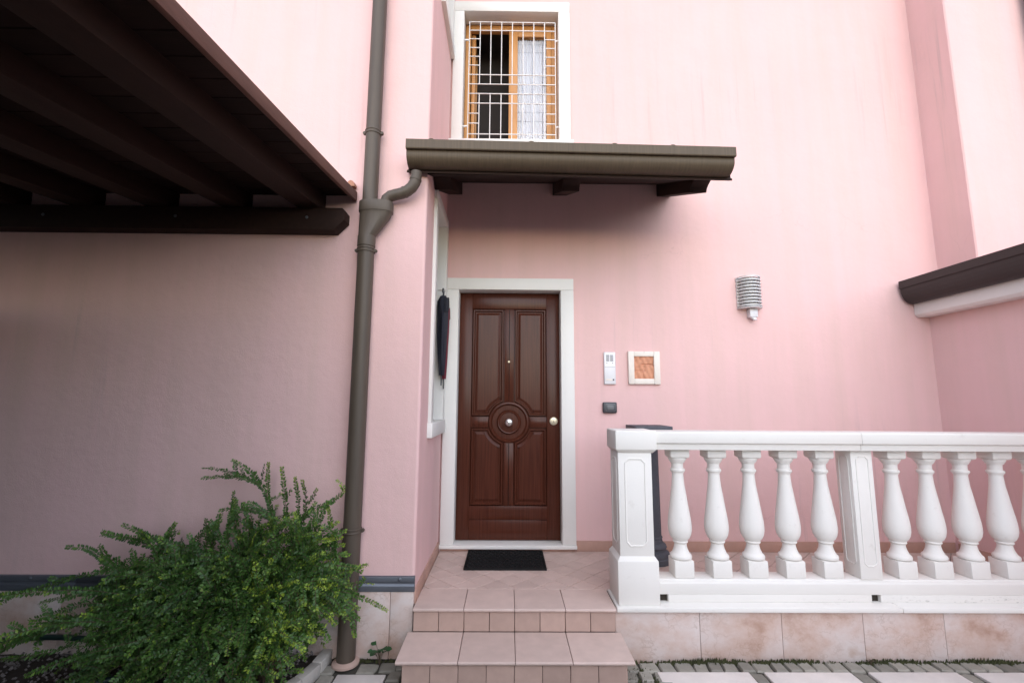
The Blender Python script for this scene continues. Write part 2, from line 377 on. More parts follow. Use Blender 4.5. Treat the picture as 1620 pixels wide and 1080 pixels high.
# marble base of the wing
xs = [XS+.001, -.822, -1.36, -1.90, -2.44, -2.98, -3.52, -4.06, -4.6]
for a, b_ in zip(xs[1:], xs): B('base_slab', 'marble', house, a+.0015, b_-.0015, YF-.016, YF+.02, 0, .412, .003)
# zinc flashing above it
prof = [(YF+.004, .413), (YF-.020, .413), (YF-.022, .45), (YF-.012, .458), (YF-.012, .470), (YF-.018, .476), (YF-.018, .506), (YF+.004, .510)]
for a, b_ in ((-2.9, XS+.004), (-5.2, -2.903)): MB().prism(prof, 'x', a, b_).build('flashing', 'zinc', house, .0015)
for x in (-.765, -1.9, -2.6, -3.2): MB().lathe([(.013, 0), (.012, -.004), (.006, -.008), (0.001, -.009)], (x, YF-.018, .492), 12, 'y').build('rivet', 'zinc', house, 0, True)
# skirtings
x = .575
while x < XR-.02:
    e = min(x+.33, XR-.012); B('skirting_tile', 'skirt', house, x+.001, e-.001, -.011, .01, L-.01, L+.09, .002); x += .33
for y0, y1 in ((-1.075, -.72), (-.718, -.39), (-.388, -.045)): B('skirting_tile', 'skirt', house, XS-.01, XS+.011, y0, y1, L-.01, L+.09, .002)
B('skirting_tile', 'skirt', house, -.655, .57, -.012, .02, L-.01, L+.026, .002)

# door surround
sur = link('door_surround', None, house, (0, -.04, L))
B('jamb', 'trim', sur, -.656, -.533, -.04, .16, .395, 2.738, .004)
B('jamb', 'trim', sur, .448, .573, -.04, .16, .395, 2.738, .004)
B('lintel', 'trim', sur, -.656, .573, -.04, .16, 2.7395, 2.853, .004)
B('door_sill', 'trim', sur, -.661, .578, -.052, .16, .362, .394, .005)
# door
DC = -.042; DZ = 1.475; Y = .10
door = link('door', None, house, (DC, Y, .40)); tag(door, label='dark mahogany panelled front door with a round boss and centre knob')
B('door_leaf', 'mahogany', door, -.5325, .4475, Y+.022, Y+.07, .396, 2.737, .002)
B('stile', 'mahogany', door, -.5320, -.409, Y, Y+.023, .398, 2.735, .003)
B('stile', 'mahogany', door, .321, .4470, Y, Y+.023, .398, 2.735, .003)
B('rail', 'mahogany', door, -.4085, .3205, Y, Y+.023, 2.577, 2.735, .003)
B('rail', 'mahogany', door, -.4085, .3205, Y, Y+.023, .580, .702, .003)
B('rail', 'mahogany', door, -.4085, .3205, Y+.001, Y+.023, .398, .576, .003)
R1 = .20
def poly_panel(x0, x1, z0, z1, corner):
    # rectangle whose inner corner is cut by the ring round the boss
    pts = []
    C = (DC, DZ)
    def arc(pa, pb):
        a0 = math.atan2(pa[1]-C[1], pa[0]-C[0]); a1 = math.atan2(pb[1]-C[1], pb[0]-C[0])
        if a1-a0 > math.pi: a1 -= 2*math.pi
        if a0-a1 > math.pi: a1 += 2*math.pi
        return [(C[0]+R1*math.cos(a0+(a1-a0)*k/12), C[1]+R1*math.sin(a0+(a1-a0)*k/12)) for k in range(13)]
    cx = x1 if 'r' in corner else x0; cz = z0 if 'b' in corner else z1
    dz = math.sqrt(R1**2-(cx-C[0])**2)*(1 if 'b' in corner else -1); dx = math.sqrt(R1**2-(cz-C[1])**2)*(-1 if 'r' in corner else 1)
    pv, ph = (cx, C[1]+dz), (C[0]+dx, cz)
    if corner == 'rb': return [(x0, z0)] + arc(ph, pv) + [(x1, z1), (x0, z1)]
    if corner == 'lb': return arc(pv, ph) + [(x1, z0), (x1, z1), (x0, z1)]
    if corner == 'rt': return [(x0, z0), (x1, z0)] + arc(pv, ph) + [(x0, z1)]
    return [(x0, z0), (x1, z0), (x1, z1)] + arc(ph, pv)
def offset(poly, d_):
    n = len(poly); out = []
    for i in range(n):
        p0, p1, p2 = Vector(poly[i-1]), Vector(poly[i]), Vector(poly[(i+1) % n])
        e1 = (p1-p0).normalized(); e2 = (p2-p1).normalized()
        n1 = Vector((-e1.y, e1.x)); n2 = Vector((-e2.y, e2.x)); b_ = n1+n2
        b_ = b_/max(.3, b_.dot(n1)); q = p1+b_*d_; out.append((q.x, q.y))
    return out
panels = [(-.402, -.098, 1.535, 2.57, 'rb'), (.012, .314, 1.535, 2.57, 'lb'), (-.402, -.098, .710, 1.415, 'rt'), (.012, .314, .710, 1.415, 'lt')]
for a in panels:
    P0 = poly_panel(*a)
    rings = []
    for off, dep in ((0, .022), (.0, .003), (.006, -.006), (.014, -.006), (.020, .004), (.026, .014), (.032, .014), (.055, .002), (.060, .002)):
        rings.append([(p[0], Y+dep, p[1]) for p in offset(P0, off)])
    mb = MB(); n = len(P0); mb.add([p for r in rings for p in r], [(i*n+k, i*n+(k+1) % n, (i+1)*n+(k+1) % n, (i+1)*n+k) for i in range(len(rings)-1) for k in range(n)] + [tuple(range((len(rings)-1)*n, len(rings)*n))])
    mb.build('panel', 'mahogany', door, 0, False)
for x0, x1, z0, z1 in ((DC-.048, DC+.046, DZ+.195, 2.575), (DC-.048, DC+.046, .704, DZ-.195)):
    B('mullion', 'mahogany', door, x0, x1, Y+.001, Y+.0225, z0, z1, .004)
    B('bead', 'mahogany_dark', door, DC-.004, DC+.003, Y-.003, Y+.003, z0+.002, z1-.002, .002)
for x0, x1 in ((-.408, DC-.197), (DC+.197, .320)):
    B('mullion', 'mahogany', door, x0, x1, Y+.001, Y+.0225, 1.425, 1.525, .004)
    B('bead', 'mahogany', door, x0+.01, x1-.002, Y-.004, Y+.003, 1.445, 1.505, .006)
MB().lathe([(.196, .0225), (.196, .002), (.188, -.008), (.176, -.010), (.166, -.002), (.160, .010), (.118, .010), (.112, -.006), (.104, -.014), (.094, -.012), (.088, -.006), (.02, -.008), (.001, -.008)], (DC, Y, DZ), 56, 'y').build('boss', 'mahogany', door, 0, True)
MB().lathe([(.016, -.006), (.014, -.03), (.022, -.040), (.034, -.052), (.037, -.066), (.030, -.082), (.015, -.090), (.001, -.092)], (DC, Y, DZ), 28, 'y').build('knob', 'steel', door, 0, True)
lk = MB().lathe([(.040, .001), (.040, -.006), (.034, -.013), (.020, -.014), (.019, -.022), (.001, -.023)], (.387, Y, 1.488), 28, 'y').build('lock', 'brass', door, 0, True)
B('keyhole', 'blackplastic', lk, .3845, .3895, Y-.0245, Y-.021, 1.476, 1.499, .001)
MB().lathe([(.011, .001), (.011, -.006), (.007, -.009), (.006, -.004), (.001, -.004)], (DC-.004, Y, 2.055), 16, 'y').build('peephole', 'brass', door, 0, True)

# window over the canopy
win = link('window', None, house, (-.04, 0, 4.2)); tag(win, label='wooden casement window in a white stone surround, left sash open')
B('surround_jamb', 'trim', win, -.652, -.543, -.03, .15, 4.291, 5.749, .004)
B('surround_jamb', 'trim', win, .448, .565, -.03, .15, 4.291, 5.749, .004)
B('surround_lintel', 'trim', win, -.652, .565, -.03, .15, 5.7505, 5.862, .004)
B('window_sill', 'trim', win, -.68, .59, -.06, .15, 4.225, 4.290, .005)
yw = .155
B('frame', 'pine', win, -.5425, -.485, yw, yw+.06, 4.292, 5.748, .004); B('frame', 'pine', win, .392, .4475, yw, yw+.06, 4.292, 5.748, .004)
B('frame', 'pine', win, -.484, .391, yw, yw+.06, 5.690, 5.748, .004); B('frame', 'pine', win, -.484, .391, yw, yw+.06, 4.292, 4.33, .004)
cs = link('casement', None, win, (.16, yw, 4.33))
B('stile', 'pine', cs, -.07, .025, yw-.012, yw+.045, 4.335, 5.686, .005); B('stile', 'pine', cs, .335, .3905, yw-.012, yw+.045, 4.335, 5.686, .005)
B('rail', 'pine', cs, .0255, .3345, yw-.010, yw+.043, 5.61, 5.685, .005); B('rail', 'pine', cs, .0255, .3345, yw-.010, yw+.043, 4.336, 4.41, .005)
B('pane', 'glass', cs, .0255, .3345, yw+.012, yw+.018, 4.41, 5.61, 0)
cur = MB(); n = 60
vs_ = []
for k in range(n+1):
    xx = .026+.308*k/n; yy = yw+.055+.008*math.sin(k*1.3)+.004*math.sin(k*.6)
    vs_ += [(xx, yy, 4.40), (xx, yy, 5.62)]
cur.add(vs_, [(2*k, 2*k+2, 2*k+3, 2*k+1) for k in range(n)]); cur.build('curtain', 'curtain', cs, 0, True)
cs2 = link('casement', None, win, (-.46, .2, 4.33)); tag(cs2, label='sash swung open into the room')
B('stile', 'pine', cs2, -.478, -.438, .222, .30, 4.335, 5.686, .005); B('stile', 'pine', cs2, -.478, -.438, .50, .57, 4.335, 5.686, .005)
B('rail', 'pine', cs2, -.477, -.439, .3005, .4995, 5.61, 5.685, .005); B('rail', 'pine', cs2, -.477, -.439, .3005, .4995, 4.336, 4.41, .005)
B('pane', 'glass', cs2, -.461, -.455, .3005, .4995, 4.41, 5.61, 0)

# the two windows in the side of the wing
def side_window(label, y0, y1, z0, z1, wd, sill):
    w_ = link('window', None, house, (XS, (y0+y1)/2, z0)); tag(w_, label=label)
    xo, xi = XS+.026, XS-.22
    B('surround_jamb', 'trim', w_, xi, xo, y0, y0+wd, z0+sill, z1-wd, .004); B('surround_jamb', 'trim', w_, xi, xo, y1-wd, y1, z0+sill, z1-wd, .004)
    B('surround_lintel', 'trim', w_, xi, xo, y0, y1, z1-wd+.001, z1, .004); B('window_sill', 'trim', w_, xi, xo+.014, y0-.02, y1, z0, z0+sill-.001, .004)
    ya, yb, za, zb = y0+wd, y1-wd, z0+sill, z1-wd; xf = XS-.20
    B('frame', 'trim', w_, xf, xf+.05, ya, ya+.05, za, zb, .004); B('frame', 'trim', w_, xf, xf+.05, yb-.05, yb, za, zb, .004)
    B('frame', 'trim', w_, xf+.001, xf+.049, ya+.05, yb-.05, zb-.06, zb, .004); B('frame', 'trim', w_, xf+.001, xf+.049, ya+.05, yb-.05, za, za+.06, .004)
    B('pane', 'glass', w_, xf+.02, xf+.026, ya+.05, yb-.05, za+.06, zb-.06, 0)
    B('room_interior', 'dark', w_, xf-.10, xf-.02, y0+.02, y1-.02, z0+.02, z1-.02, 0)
side_window('narrow side window with white stone surround beside the front door', -.765, -.045, 1.388, 3.412, .088, .115)
side_window('white stone surround and sill of a narrow upper side window', -.705, -.034, 5.18, 6.82, .088, .115)

# ================================================================== ANNEX (lower building)
annex = thing('annex', 'low pink annex with white eaves band and dark brown gutter beyond the balustrade', 'building', (5, -2, 0))
AY = -3.6
MB().box(XR, 6.5, AY, .018, 0, 2.60).build('wall', 'plaster', annex)
MB().prism([(3.905, 2.532), (3.93, 2.505), (XR-.001, 2.508), (XR-.001, 2.66), (3.905, 2.66)], 'y', AY-.05, -.004).build('eaves_band', 'trim', annex, .003)
MB().prism([(3.80, 2.79), (6.5, 3.5), (6.5, 3.42), (3.80, 2.71)], 'y', AY-.1, -.39).build('roof_deck', 'rooftile', annex)
gp = []   # outer and inner skin of a half-round gutter
for k in range(15):
    a = math.pi*k/14; gp.append((3.872-.105*math.cos(a), 2.775-.125*math.sin(a)*1.15))
gi = [(3.872+(x-3.872)*.95, 2.775+(z-2.775)*.95) for x, z in reversed(gp)]
ga = MB().prism([(3.755, 2.855), (3.755, 2.785)] + gp + [(3.985, 2.84), (3.975, 2.84)] + gi + [(3.772, 2.855)], 'y', AY-.1, -.035).build('gutter', 'gutter2', annex)
MB().prism([(3.757, 2.853), (3.757, 2.787)] + gp + [(3.98, 2.84)], 'y', -.0345, -.029).build('gutter_end', 'gutter2', annex)
MB().prism([(3.9, 2.662), (3.98, 2.662), (3.98, 2.70), (3.9, 2.70)], 'y', AY-.05, -.04).build('eaves_board', 'gutter2', annex)
y = -.02
while y > -2.2:
    B('skirting_tile', 'skirt', annex, XR-.011, XR+.01, max(y-.33, -.82)+.001, y-.013, L-.01, L+.09, .002); y -= .33
    if y < -.7: break
# downpipe on the tall wall above the annex
dp = thing('downpipe', 'dark brown rain pipe on the tall pink wall above the annex', 'pipe', (4.96, -.46, 3.3))
MB().tube([(4.985, -.46, 3.35), (4.985, -.46, TOP)], .055, 20).build('pipe', 'gutter2', dp, 0, True)
MB().lathe([(.058, 0), (.064, .003), (.064, .02), (.058, .023)], (4.985, -.46, 4.6), 20).build('clamp', 'gutter2', dp, 0, True)

# ================================================================== TERRACE and STEPS
ter = MB().box(XS+.002, XR-.002, -1.098, -.001, -.02, L-.012).build('terrace', 'grout'); tag(ter, kind='structure', label='raised tiled terrace in front of the door')
def clip(poly, x0, x1, y0, y1):
    for ax, lim, sg in ((0, x0, 1), (0, x1, -1), (1, y0, 1), (1, y1, -1)):
        out = []
        for i in range(len(poly)):
            p, q = poly[i-1], poly[i]; pi_, qi = (p[ax]-lim)*sg >= 0, (q[ax]-lim)*sg >= 0
            if pi_ != qi:
                t = (lim-p[ax])/(q[ax]-p[ax]); out.append((p[0]+t*(q[0]-p[0]), p[1]+t*(q[1]-p[1])))
            if qi: out.append(q)
        poly = out
        if not poly: return []
    return poly
TD = .152; hd = TD/math.sqrt(2); gr = .0034
def area(p): return abs(sum(p[i-1][0]*p[i][1]-p[i][0]*p[i-1][1] for i in range(len(p))))/2
full = None
for i in range(-8, 46):
    for j in range(-8, 2):
        for s_ in (0, 1):
            cx, cy = -.02+(2*i+s_)*hd, -.04+(2*j+s_)*hd
            dm = [(cx-hd+gr, cy), (cx, cy-hd+gr), (cx+hd-gr, cy), (cx, cy+hd-gr)]
            p = clip(dm, XS+.013, XR-.013, -.846, -.012)
            if len(p) < 3 or area(p) < 3e-4: continue
            if abs(area(p)-area(dm)) < 1e-7:
                if full is None: full = MB().prism([(a-cx, b_-cy) for a, b_ in dm], 'z', -.012, 0).mesh('floor_tile', 'tile', .0012, seg=1)
                link('floor_tile', full, ter, (cx, cy, L+random.uniform(-.0006, .0004)))
            else:
                MB().prism(p, 'z', L-.012, L+random.uniform(-.0006, .0004)).build('floor_tile', 'tile', ter, .0012, seg=1)
# marble facing and white lip
xs = [.664, 1.221, 1.763, 2.305, 2.846, 3.388, 3.93, XR]
for a, b_ in zip(xs, xs[1:]): B('base_slab', 'marble', ter, a+.0012, b_-.0012, -1.122, -1.097, -.02, .304, .003)
for a, b_ in ((.672, 2.56), (2.562, XR-.001)): B('edge_slab', 'cast', ter, a, b_, -1.148, -.846, .3045, .3355, .006)
steps = thing('entrance_steps', 'two terracotta tiled steps with rounded nosings up to the front door', 'steps', (0, -1.3, 0))
B('step_core', 'grout', steps, -.645, .640, -1.478, -1.10, -.02, .172, 0)
def tread(x0, x1, y0, y1, zt):
    r = .011; pr = [(y1, zt-.022), (y0+r, zt-.022)] + [(y0+r-r*math.sin(math.pi*k/8), zt-.011-r*math.cos(math.pi*k/8)) for k in range(1, 8)] + [(y0+r, zt), (y1, zt)]
    return MB().prism(pr, 'x', x0, x1)
for a, b_ in ((-.659, -.332), (-.3285, -.0015), (.0015, .3285), (.332, .662)): tread(a, b_, -1.172, -.849, L).build('tread_tile', 'tile', steps, .0015, seg=1)
for a, b_ in ((-.688, -.332), (-.3285, -.0015), (.0015, .3285), (.332, .688)): tread(a, b_, -1.505, -1.160, .191).build('tread_tile', 'tile', steps, .0015, seg=1)
for k in range(8):
    a = -.658+.1647*k; B('riser_tile', 'riser', steps, a+.0018, a+.1629, -1.156, -1.099, .1925, .3115, .0015, 1)
    a = -.652+.1616*k; B('riser_tile', 'riser', steps, a+.0018, a+.1598, -1.488, -1.4785, -.02, .1675, .0015, 1)
for s_, xx in ((-1, -.652), (1, .6405)):
    for y0, y1 in ((-1.475, -1.32), (-1.316, -1.16)): B('riser_tile', 'riser', steps, xx-.001 if s_ > 0 else xx, xx+.008, y0, y1, -.02, .1675, .0015, 1)

# moss where wall meets paving
ms = MB()
for k in range(2400):
    x = random.uniform(.68, XR) if k % 6 else random.uniform(-1.2, -.68); x += .03*math.sin(x*9)
    base = -1.125 if x > 0 else YF-.018
    dens = .5+.5*math.sin(x*3.1+1.2)*math.cos(x*7.3)
    if random.random() > .25+.75*dens: continue
    y = base-abs(random.gauss(0, .010)); h = random.uniform(.005, .024)*(0.5+dens); r = random.uniform(.005, .013)
    a = random.uniform(0, 6.28)
    ms.add([(x+r*math.cos(a+t), y+r*math.sin(a+t), -.012) for t in (0, 2.1, 4.2)] + [(x+random.uniform(-.008, .008), y-random.uniform(0, .008), h)], [(0, 1, 3), (1, 2, 3), (2, 0, 3)])
for k in range(500):
    x, y = random.uniform(.66, .88), random.uniform(-1.5, -1.14); r = random.uniform(.004, .009); a = random.uniform(0, 6.28)
    if abs(((y+1.232)/.105) % 1-.0) > .22 and random.random() < .8: continue
    ms.add([(x+r*math.cos(a+t), y+r*math.sin(a+t), -.012) for t in (0, 2.1, 4.2)] + [(x, y, random.uniform(.0, .010))], [(0, 1, 3), (1, 2, 3), (2, 0, 3)])
tag(ms.build('moss', 'moss'), 'dark green moss in the joint between marble base and cobbles', 'moss', kind='stuff')

# ================================================================== BALUSTRADE
bal = thing('balustrade', 'white cast stone balustrade with turned balusters along the terrace edge', 'balustrade', (2.4, -.98, L))
def square_loft(cx, cy, levels):
    return [[(cx+sx*h, cy+sy*h, z) for sx, sy in ((-1, -1), (1, -1), (1, 1), (-1, 1))] for h, z in levels]
post = link('newel_post', None, bal, (.828, -.982, L+.001)); tag(post, label='square end post with recessed panels and a block cap')
MB().loft(square_loft(.828, -.982, [(.138, L+.001), (.138, .612), (.130, .622), (.118, .640)])).build('post_base', 'cast', post, .004)
MB().loft(square_loft(.828, -.982, [(.1165, .637), (.1165, 1.322)])).build('post_shaft', 'cast', post, .004)
MB().loft(square_loft(.835, -.982, [(.119, 1.3205), (.124, 1.326), (.142, 1.345), (.142, 1.468), (.138, 1.474)])).build('post_cap', 'cast', post, .004)
def oct_frame(cx, z0, z1, hw, y, c, w=.006, along='y'):
    o = [(cx-hw+c, z0), (cx+hw-c, z0), (cx+hw, z0+c), (cx+hw, z1-c), (cx+hw-c, z1), (cx-hw+c, z1), (cx-hw, z1-c), (cx-hw, z0+c)]
    rings = []
    for off, dp_ in ((0, .002), (.001, -.004), (w*.6, -.005), (w, -.004), (w+.001, .002)):
        rings.append([((p[0], y+dp_, p[1]) if along == 'y' else (y+dp_, p[0], p[1])) for p in offset(o, off)])
    n = 8; mb = MB(); mb.add([p for r in rings for p in r], [(i*n+k, i*n+(k+1) % n, (i+1)*n+(k+1) % n, (i+1)*n+k) for i in range(len(rings)-1) for k in range(n)])
    return mb
oct_frame(.828, .70, 1.285, .074, -.982-.1165, .03, .010).build('panel_moulding', 'cast', post)
oct_frame(-.982, .70, 1.285, .074, .828-.1165, .03, .010, 'x').build('panel_moulding', 'cast', post)
# plinth beam with two drain holes
def beam(x0, x1, z0, z1): return MB().box(x0, x1, -1.062, -.875, z0, z1)
prof = [(-1.062, .385), (-1.062, .452), (-1.054, .462), (-1.040, .466), (-1.036, .4755), (-.90, .4755), (-.875, .465), (-.875, .385)]
MB().prism(prof, 'x', .967, XR-.001).build('plinth_beam', 'castdirt', bal, .002)
for a, b_ in ((1.040, 2.424), (2.486, XR-.001)): beam(a, b_, L+.001, .3845).build('plinth_beam', 'castdirt', bal, .0015)
for a, b_ in ((.968, 1.040), (2.424, 2.486)): B('drain_shade_fill', 'soil', bal, a+.001, b_-.001, -1.035, -.90, L+.001, .384, 0)  # dark block, soil coloured, paints the shade inside each drain hole
# hand rail
for a, b_ in ((.978, 2.425), (2.4275, XR-.001)):
    MB().prism([(-1.086, 1.341), (-1.086, 1.380), (-1.096, 1.389), (-1.104, 1.389), (-1.104, 1.458), (-1.096, 1.466), (-.868, 1.466), (-.86, 1.458), (-.86, 1.389), (-.868, 1.389), (-.878, 1.380), (-.878, 1.341)], 'x', a, b_).build('hand_rail', 'cast', bal, .0025)
bp = [(.040, .108), (.060, .112), (.072, .120), (.074, .130), (.070, .142), (.060, .150), (.056, .158), (.047, .178), (.042, .200), (.0415, .214), (.048, .220), (.052, .227), (.048, .234), (.049, .238), (.060, .252), (.070, .275), (.0758, .305), (.0765, .330), (.0745, .365), (.069, .410), (.0605, .470), (.0515, .540), (.0440, .610), (.0395, .670), (.0385, .692), (.043, .694), (.0435, .700), (.0495, .705), (.0515, .713), (.0495, .721), (.042, .725), (.0405, .745), (.0425, .765), (.050, .768), (.051, .774), (.0555, .779), (.063, .793), (.064, .802)]
bm_sh = MB().lathe([(r*(1.05 if .24 < z < .55 else 1.0), z) for r, z in bp], n=32).mesh('shaft', 'cast', 0, True)
bm_pl = MB().box(-.0665, .0665, -.0665, .0665, 0, .112).mesh('plinth', 'cast', .004)
bm_ab = MB().loft([[(sx*h, sy*h, z) for sx, sy in ((-1, -1), (1, -1), (1, 1), (-1, 1))] for h, z in ((.052, .800), (.064, .806), (.0665, .818), (.0665, .864))]).mesh('abacus', 'cast', .003)
for x in [1.172+.2565*k for k in range(5)] + [2.715, 2.970, 3.226, 3.482, 3.738]:
    b_ = link('baluster', bm_sh, bal, (x+random.uniform(-.003, .003), -.968, .4765)); b_.rotation_euler.z = random.uniform(-.035, .035)
    link('plinth', bm_pl, b_, WLOC[b_]); link('abacus', bm_ab, b_, WLOC[b_])
mp = link('pier', None, bal, (2.452, -.968, .4765)); tag(mp, label='square panelled pier between the balusters')
MB().box(2.376, 2.528, -1.046, -.890, .4765, 1.3405).build('pier_shaft', 'cast', mp, .004)
oct_frame(2.452, .56, 1.30, .046, -1.046, .02, .007).build('panel_moulding', 'cast', mp)
oct_frame(-.968, .56, 1.30, .050, 2.376, .02, .007, 'x').build('panel_moulding', 'cast', mp)

# dark stone pedestal behind the post
ped = thing('stone_pedestal', 'dark grey stone pedestal with square top slab behind the balustrade post', 'pedestal', (1.19, -.25, L))
MB().lathe([(.150, 0), (.150, .04), (.140, .05), (.143, .065), (.135, .085), (.115, .095), (.112, .11), (.120, .125), (.112, .145), (.090, .16), (.082, .19), (.088, .20), (.082, .21)], (1.19, -.25, L), 32).build('pedestal_base', 'basalt', ped, 0, True)
MB().lathe([(.079, .205), (.076, .6), (.073, 1.02), (.080, 1.03), (.080, 1.045), (.095, 1.06), (.100, 1.078)], (1.19, -.25, L), 28).build('pedestal_shaft', 'basalt', ped, 0, True)
B('pedestal_top', 'basalt', ped, 1.03, 1.35, -.41, -.09, L+1.0785, L+1.133, .004)

# door mat
mat = thing('door_mat', 'black rubber door mat with raised lozenge pattern on the landing', 'mat', (-.065, -.255, L+.001))
MB().box(-.398, .268, -.49, -.03, L+.001, L+.009).build('mat_base', 'rubber', mat, .002)
mb = MB()
nxm, nym = 17, 11
for i in range(nxm):
    for j in range(nym):
        cx = -.398+.666*(i+.5+(.25 if j % 2 else -.25))/nxm; cy = -.49+.46*(j+.5)/nym
        if not (-.385 < cx < .255): continue
        mb.add([(cx-.018, cy, L+.0085), (cx, cy-.018, L+.0085), (cx+.018, cy, L+.0085), (cx, cy+.018, L+.0085), (cx-.009, cy, L+.019), (cx, cy-.009, L+.019), (cx+.009, cy, L+.019), (cx, cy+.009, L+.019)], [(0, 1, 5, 4), (1, 2, 6, 5), (2, 3, 7, 6), (3, 0, 4, 7), (4, 5, 6, 7)])
tag(mb.build('mat_nubs', 'rubber', mat), kind='stuff')
for a in ((-.398, .268, -.49, -.480), (-.398, .268, -.040, -.03), (-.398, -.388, -.4795, -.0405), (.258, .268, -.4795, -.0405)): B('mat_border', 'rubber', mat, *a, L+.0085, L+.017, .002)

# ================================================================== CANOPY over the door
can = thing('door_canopy', 'lean-to canopy over the front door with bronze gutter and carved rafters', 'canopy', (.4, -.6, 3.3))
zs = lambda y: 3.845+.45*y
raf = [(0.0, 3.72), (-.80, 3.378), (-.815, 3.405), (-.845, 3.424), (-.868, 3.43)]
raf = raf + [(-.895, zs(-.895)-.001), (0.0, zs(0)-.001)]
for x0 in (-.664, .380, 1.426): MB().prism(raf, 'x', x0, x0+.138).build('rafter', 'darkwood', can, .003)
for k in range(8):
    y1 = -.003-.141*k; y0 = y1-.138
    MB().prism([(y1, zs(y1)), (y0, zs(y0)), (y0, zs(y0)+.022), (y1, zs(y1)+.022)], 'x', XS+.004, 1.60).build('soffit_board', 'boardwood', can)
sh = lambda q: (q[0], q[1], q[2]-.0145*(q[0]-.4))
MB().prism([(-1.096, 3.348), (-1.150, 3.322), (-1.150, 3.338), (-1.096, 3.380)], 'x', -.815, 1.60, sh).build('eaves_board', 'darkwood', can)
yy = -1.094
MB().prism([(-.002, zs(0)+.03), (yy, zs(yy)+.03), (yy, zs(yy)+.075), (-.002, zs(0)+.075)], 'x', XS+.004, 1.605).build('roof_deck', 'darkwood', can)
ctile = []
for k in range(11):
    cx = XS+.12+.208*k; ring = []
    for (y_, zb) in ((-.004, zs(0)+.076), (yy-.02, zs(yy-.02)+.076)):
        ring.append([(cx+.095*math.cos(math.pi*i/8), y_, zb+.05*math.sin(math.pi*i/8)) for i in range(9)] + [(cx-.08*math.cos(math.pi*i/8), y_, zb+.036*math.sin(math.pi*i/8)) for i in range(9)])
    MB().loft(ring).build('roof_tile', 'rooftile', can, 0, True)
gc = [(-1.262, 3.50), (-1.262, 3.500), (-1.262, 3.416)]
for k in range(13):
    a = math.pi*(.02+.72*k/12); gc.append((-1.166-.096*math.cos(a), 3.415-.072*math.sin(a)))
lip = [(-1.263, 3.438), (-1.284, 3.436), (-1.288, 3.442), (-1.288, 3.505), (-1.283, 3.510), (-1.263, 3.510)]
inner = [(-1.166+(y_+1.166)*.94, 3.415+(z_-3.415)*.94) for y_, z_ in reversed(gc[3:])]
back = [(-1.094, 3.38), (-1.094, 3.47), (-1.099, 3.47)]
gx0, gx1 = -.795, 1.565
gut = MB().prism(lip, 'x', gx0-.004, gx1+.006, sh).build('gutter_lip', 'gutter', can)
MB().prism(gc[1:] + back[:2] + [(-1.100, 3.47), (-1.100, 3.385)] + inner + [(-1.2555, 3.416), (-1.2555, 3.500)], 'x', gx0, gx1, sh).build('gutter', 'gutter', can, 0, True)
for xx in (gx0-.003, gx1-.001): MB().prism(gc[1:] + back[:2] + [(-1.2555, 3.485)], 'x', xx, xx+.005, sh).build('gutter_end', 'gutter', can)
for xx in (-.62, .10, .70, 1.12):
    MB().prism([(xx-.025, 3.500), (xx+.025, 3.500), (xx+.018, 3.514), (xx+.008, 3.519), (xx-.008, 3.519), (xx-.018, 3.514)], 'y', -1.279, -1.10, sh).build('gutter_clip', 'gutter', can)

# ================================================================== DOWNPIPE
pipe = thing('downpipe', 'bronze metal rain pipe with funnel on the corner of the pink wing', 'pipe', (-1.078, -1.156, 0))
PX, PY = -1.074, -1.156
MB().tube([(PX, PY, 3.08), (PX, PY, TOP)], .054, 24).build('pipe', 'pipe', pipe, 0, True)
MB().tube([(PX-.006, PY, .02), (PX-.010, PY, 2.80)], .058, 24).build('pipe', 'pipe', pipe, 0, True)
def oval(cx, hx, hy, z, n=28, sq=2.6):
    out = []
    for k in range(n):
        a = 2*math.pi*k/n; c, s_ = math.cos(a), math.sin(a)
        out.append((cx+hx*math.copysign(abs(c)**(2/sq), c), PY+hy*math.copysign(abs(s_)**(2/sq), s_), z))
    return out
MB().loft([oval(-1.025, .114, .064, 3.097), oval(-1.025, .117, .066, 3.092), oval(-1.025, .117, .066, 3.018), oval(-1.026, .113, .064, 3.012), oval(-1.030, .110, .063, 2.99), oval(-1.083, .060, .059, 2.842, sq=2), oval(-1.084, .063, .062, 2.836, sq=2), oval(-1.084, .063, .062, 2.765, sq=2), oval(-1.084, .058, .058, 2.760, sq=2)]).build('funnel', 'pipe', pipe, 0, True)
MB().loft([oval(-1.025, .122, .070, 3.098), oval(-1.025, .122, .070, 3.020)]).build('funnel_band', 'pipe', pipe, .002)
pts = [(-.735, -1.185, 3.325), (-.737, -1.185, 3.285), (-.745, -1.184, 3.245), (-.768, -1.18, 3.208), (-.800, -1.177, 3.182), (-.84, -1.172, 3.166), (-.885, -1.166, 3.158), (-.925, -1.161, 3.148), (-.952, -1.158, 3.128), (-.962, -1.156, 3.09)]
MB().tube(pts, [.039]*2+[.041]*6+[.040]*2, 20).build('elbow_pipe', 'pipe', pipe, 0, True)
for i, j in ((1, 2), (4, 5)):
    MB().tube([Vector(pts[i])*.7+Vector(pts[j])*.3, Vector(pts[i])*.4+Vector(pts[j])*.6], .0435, 20).build('elbow_joint', 'pipe', pipe, 0, True)
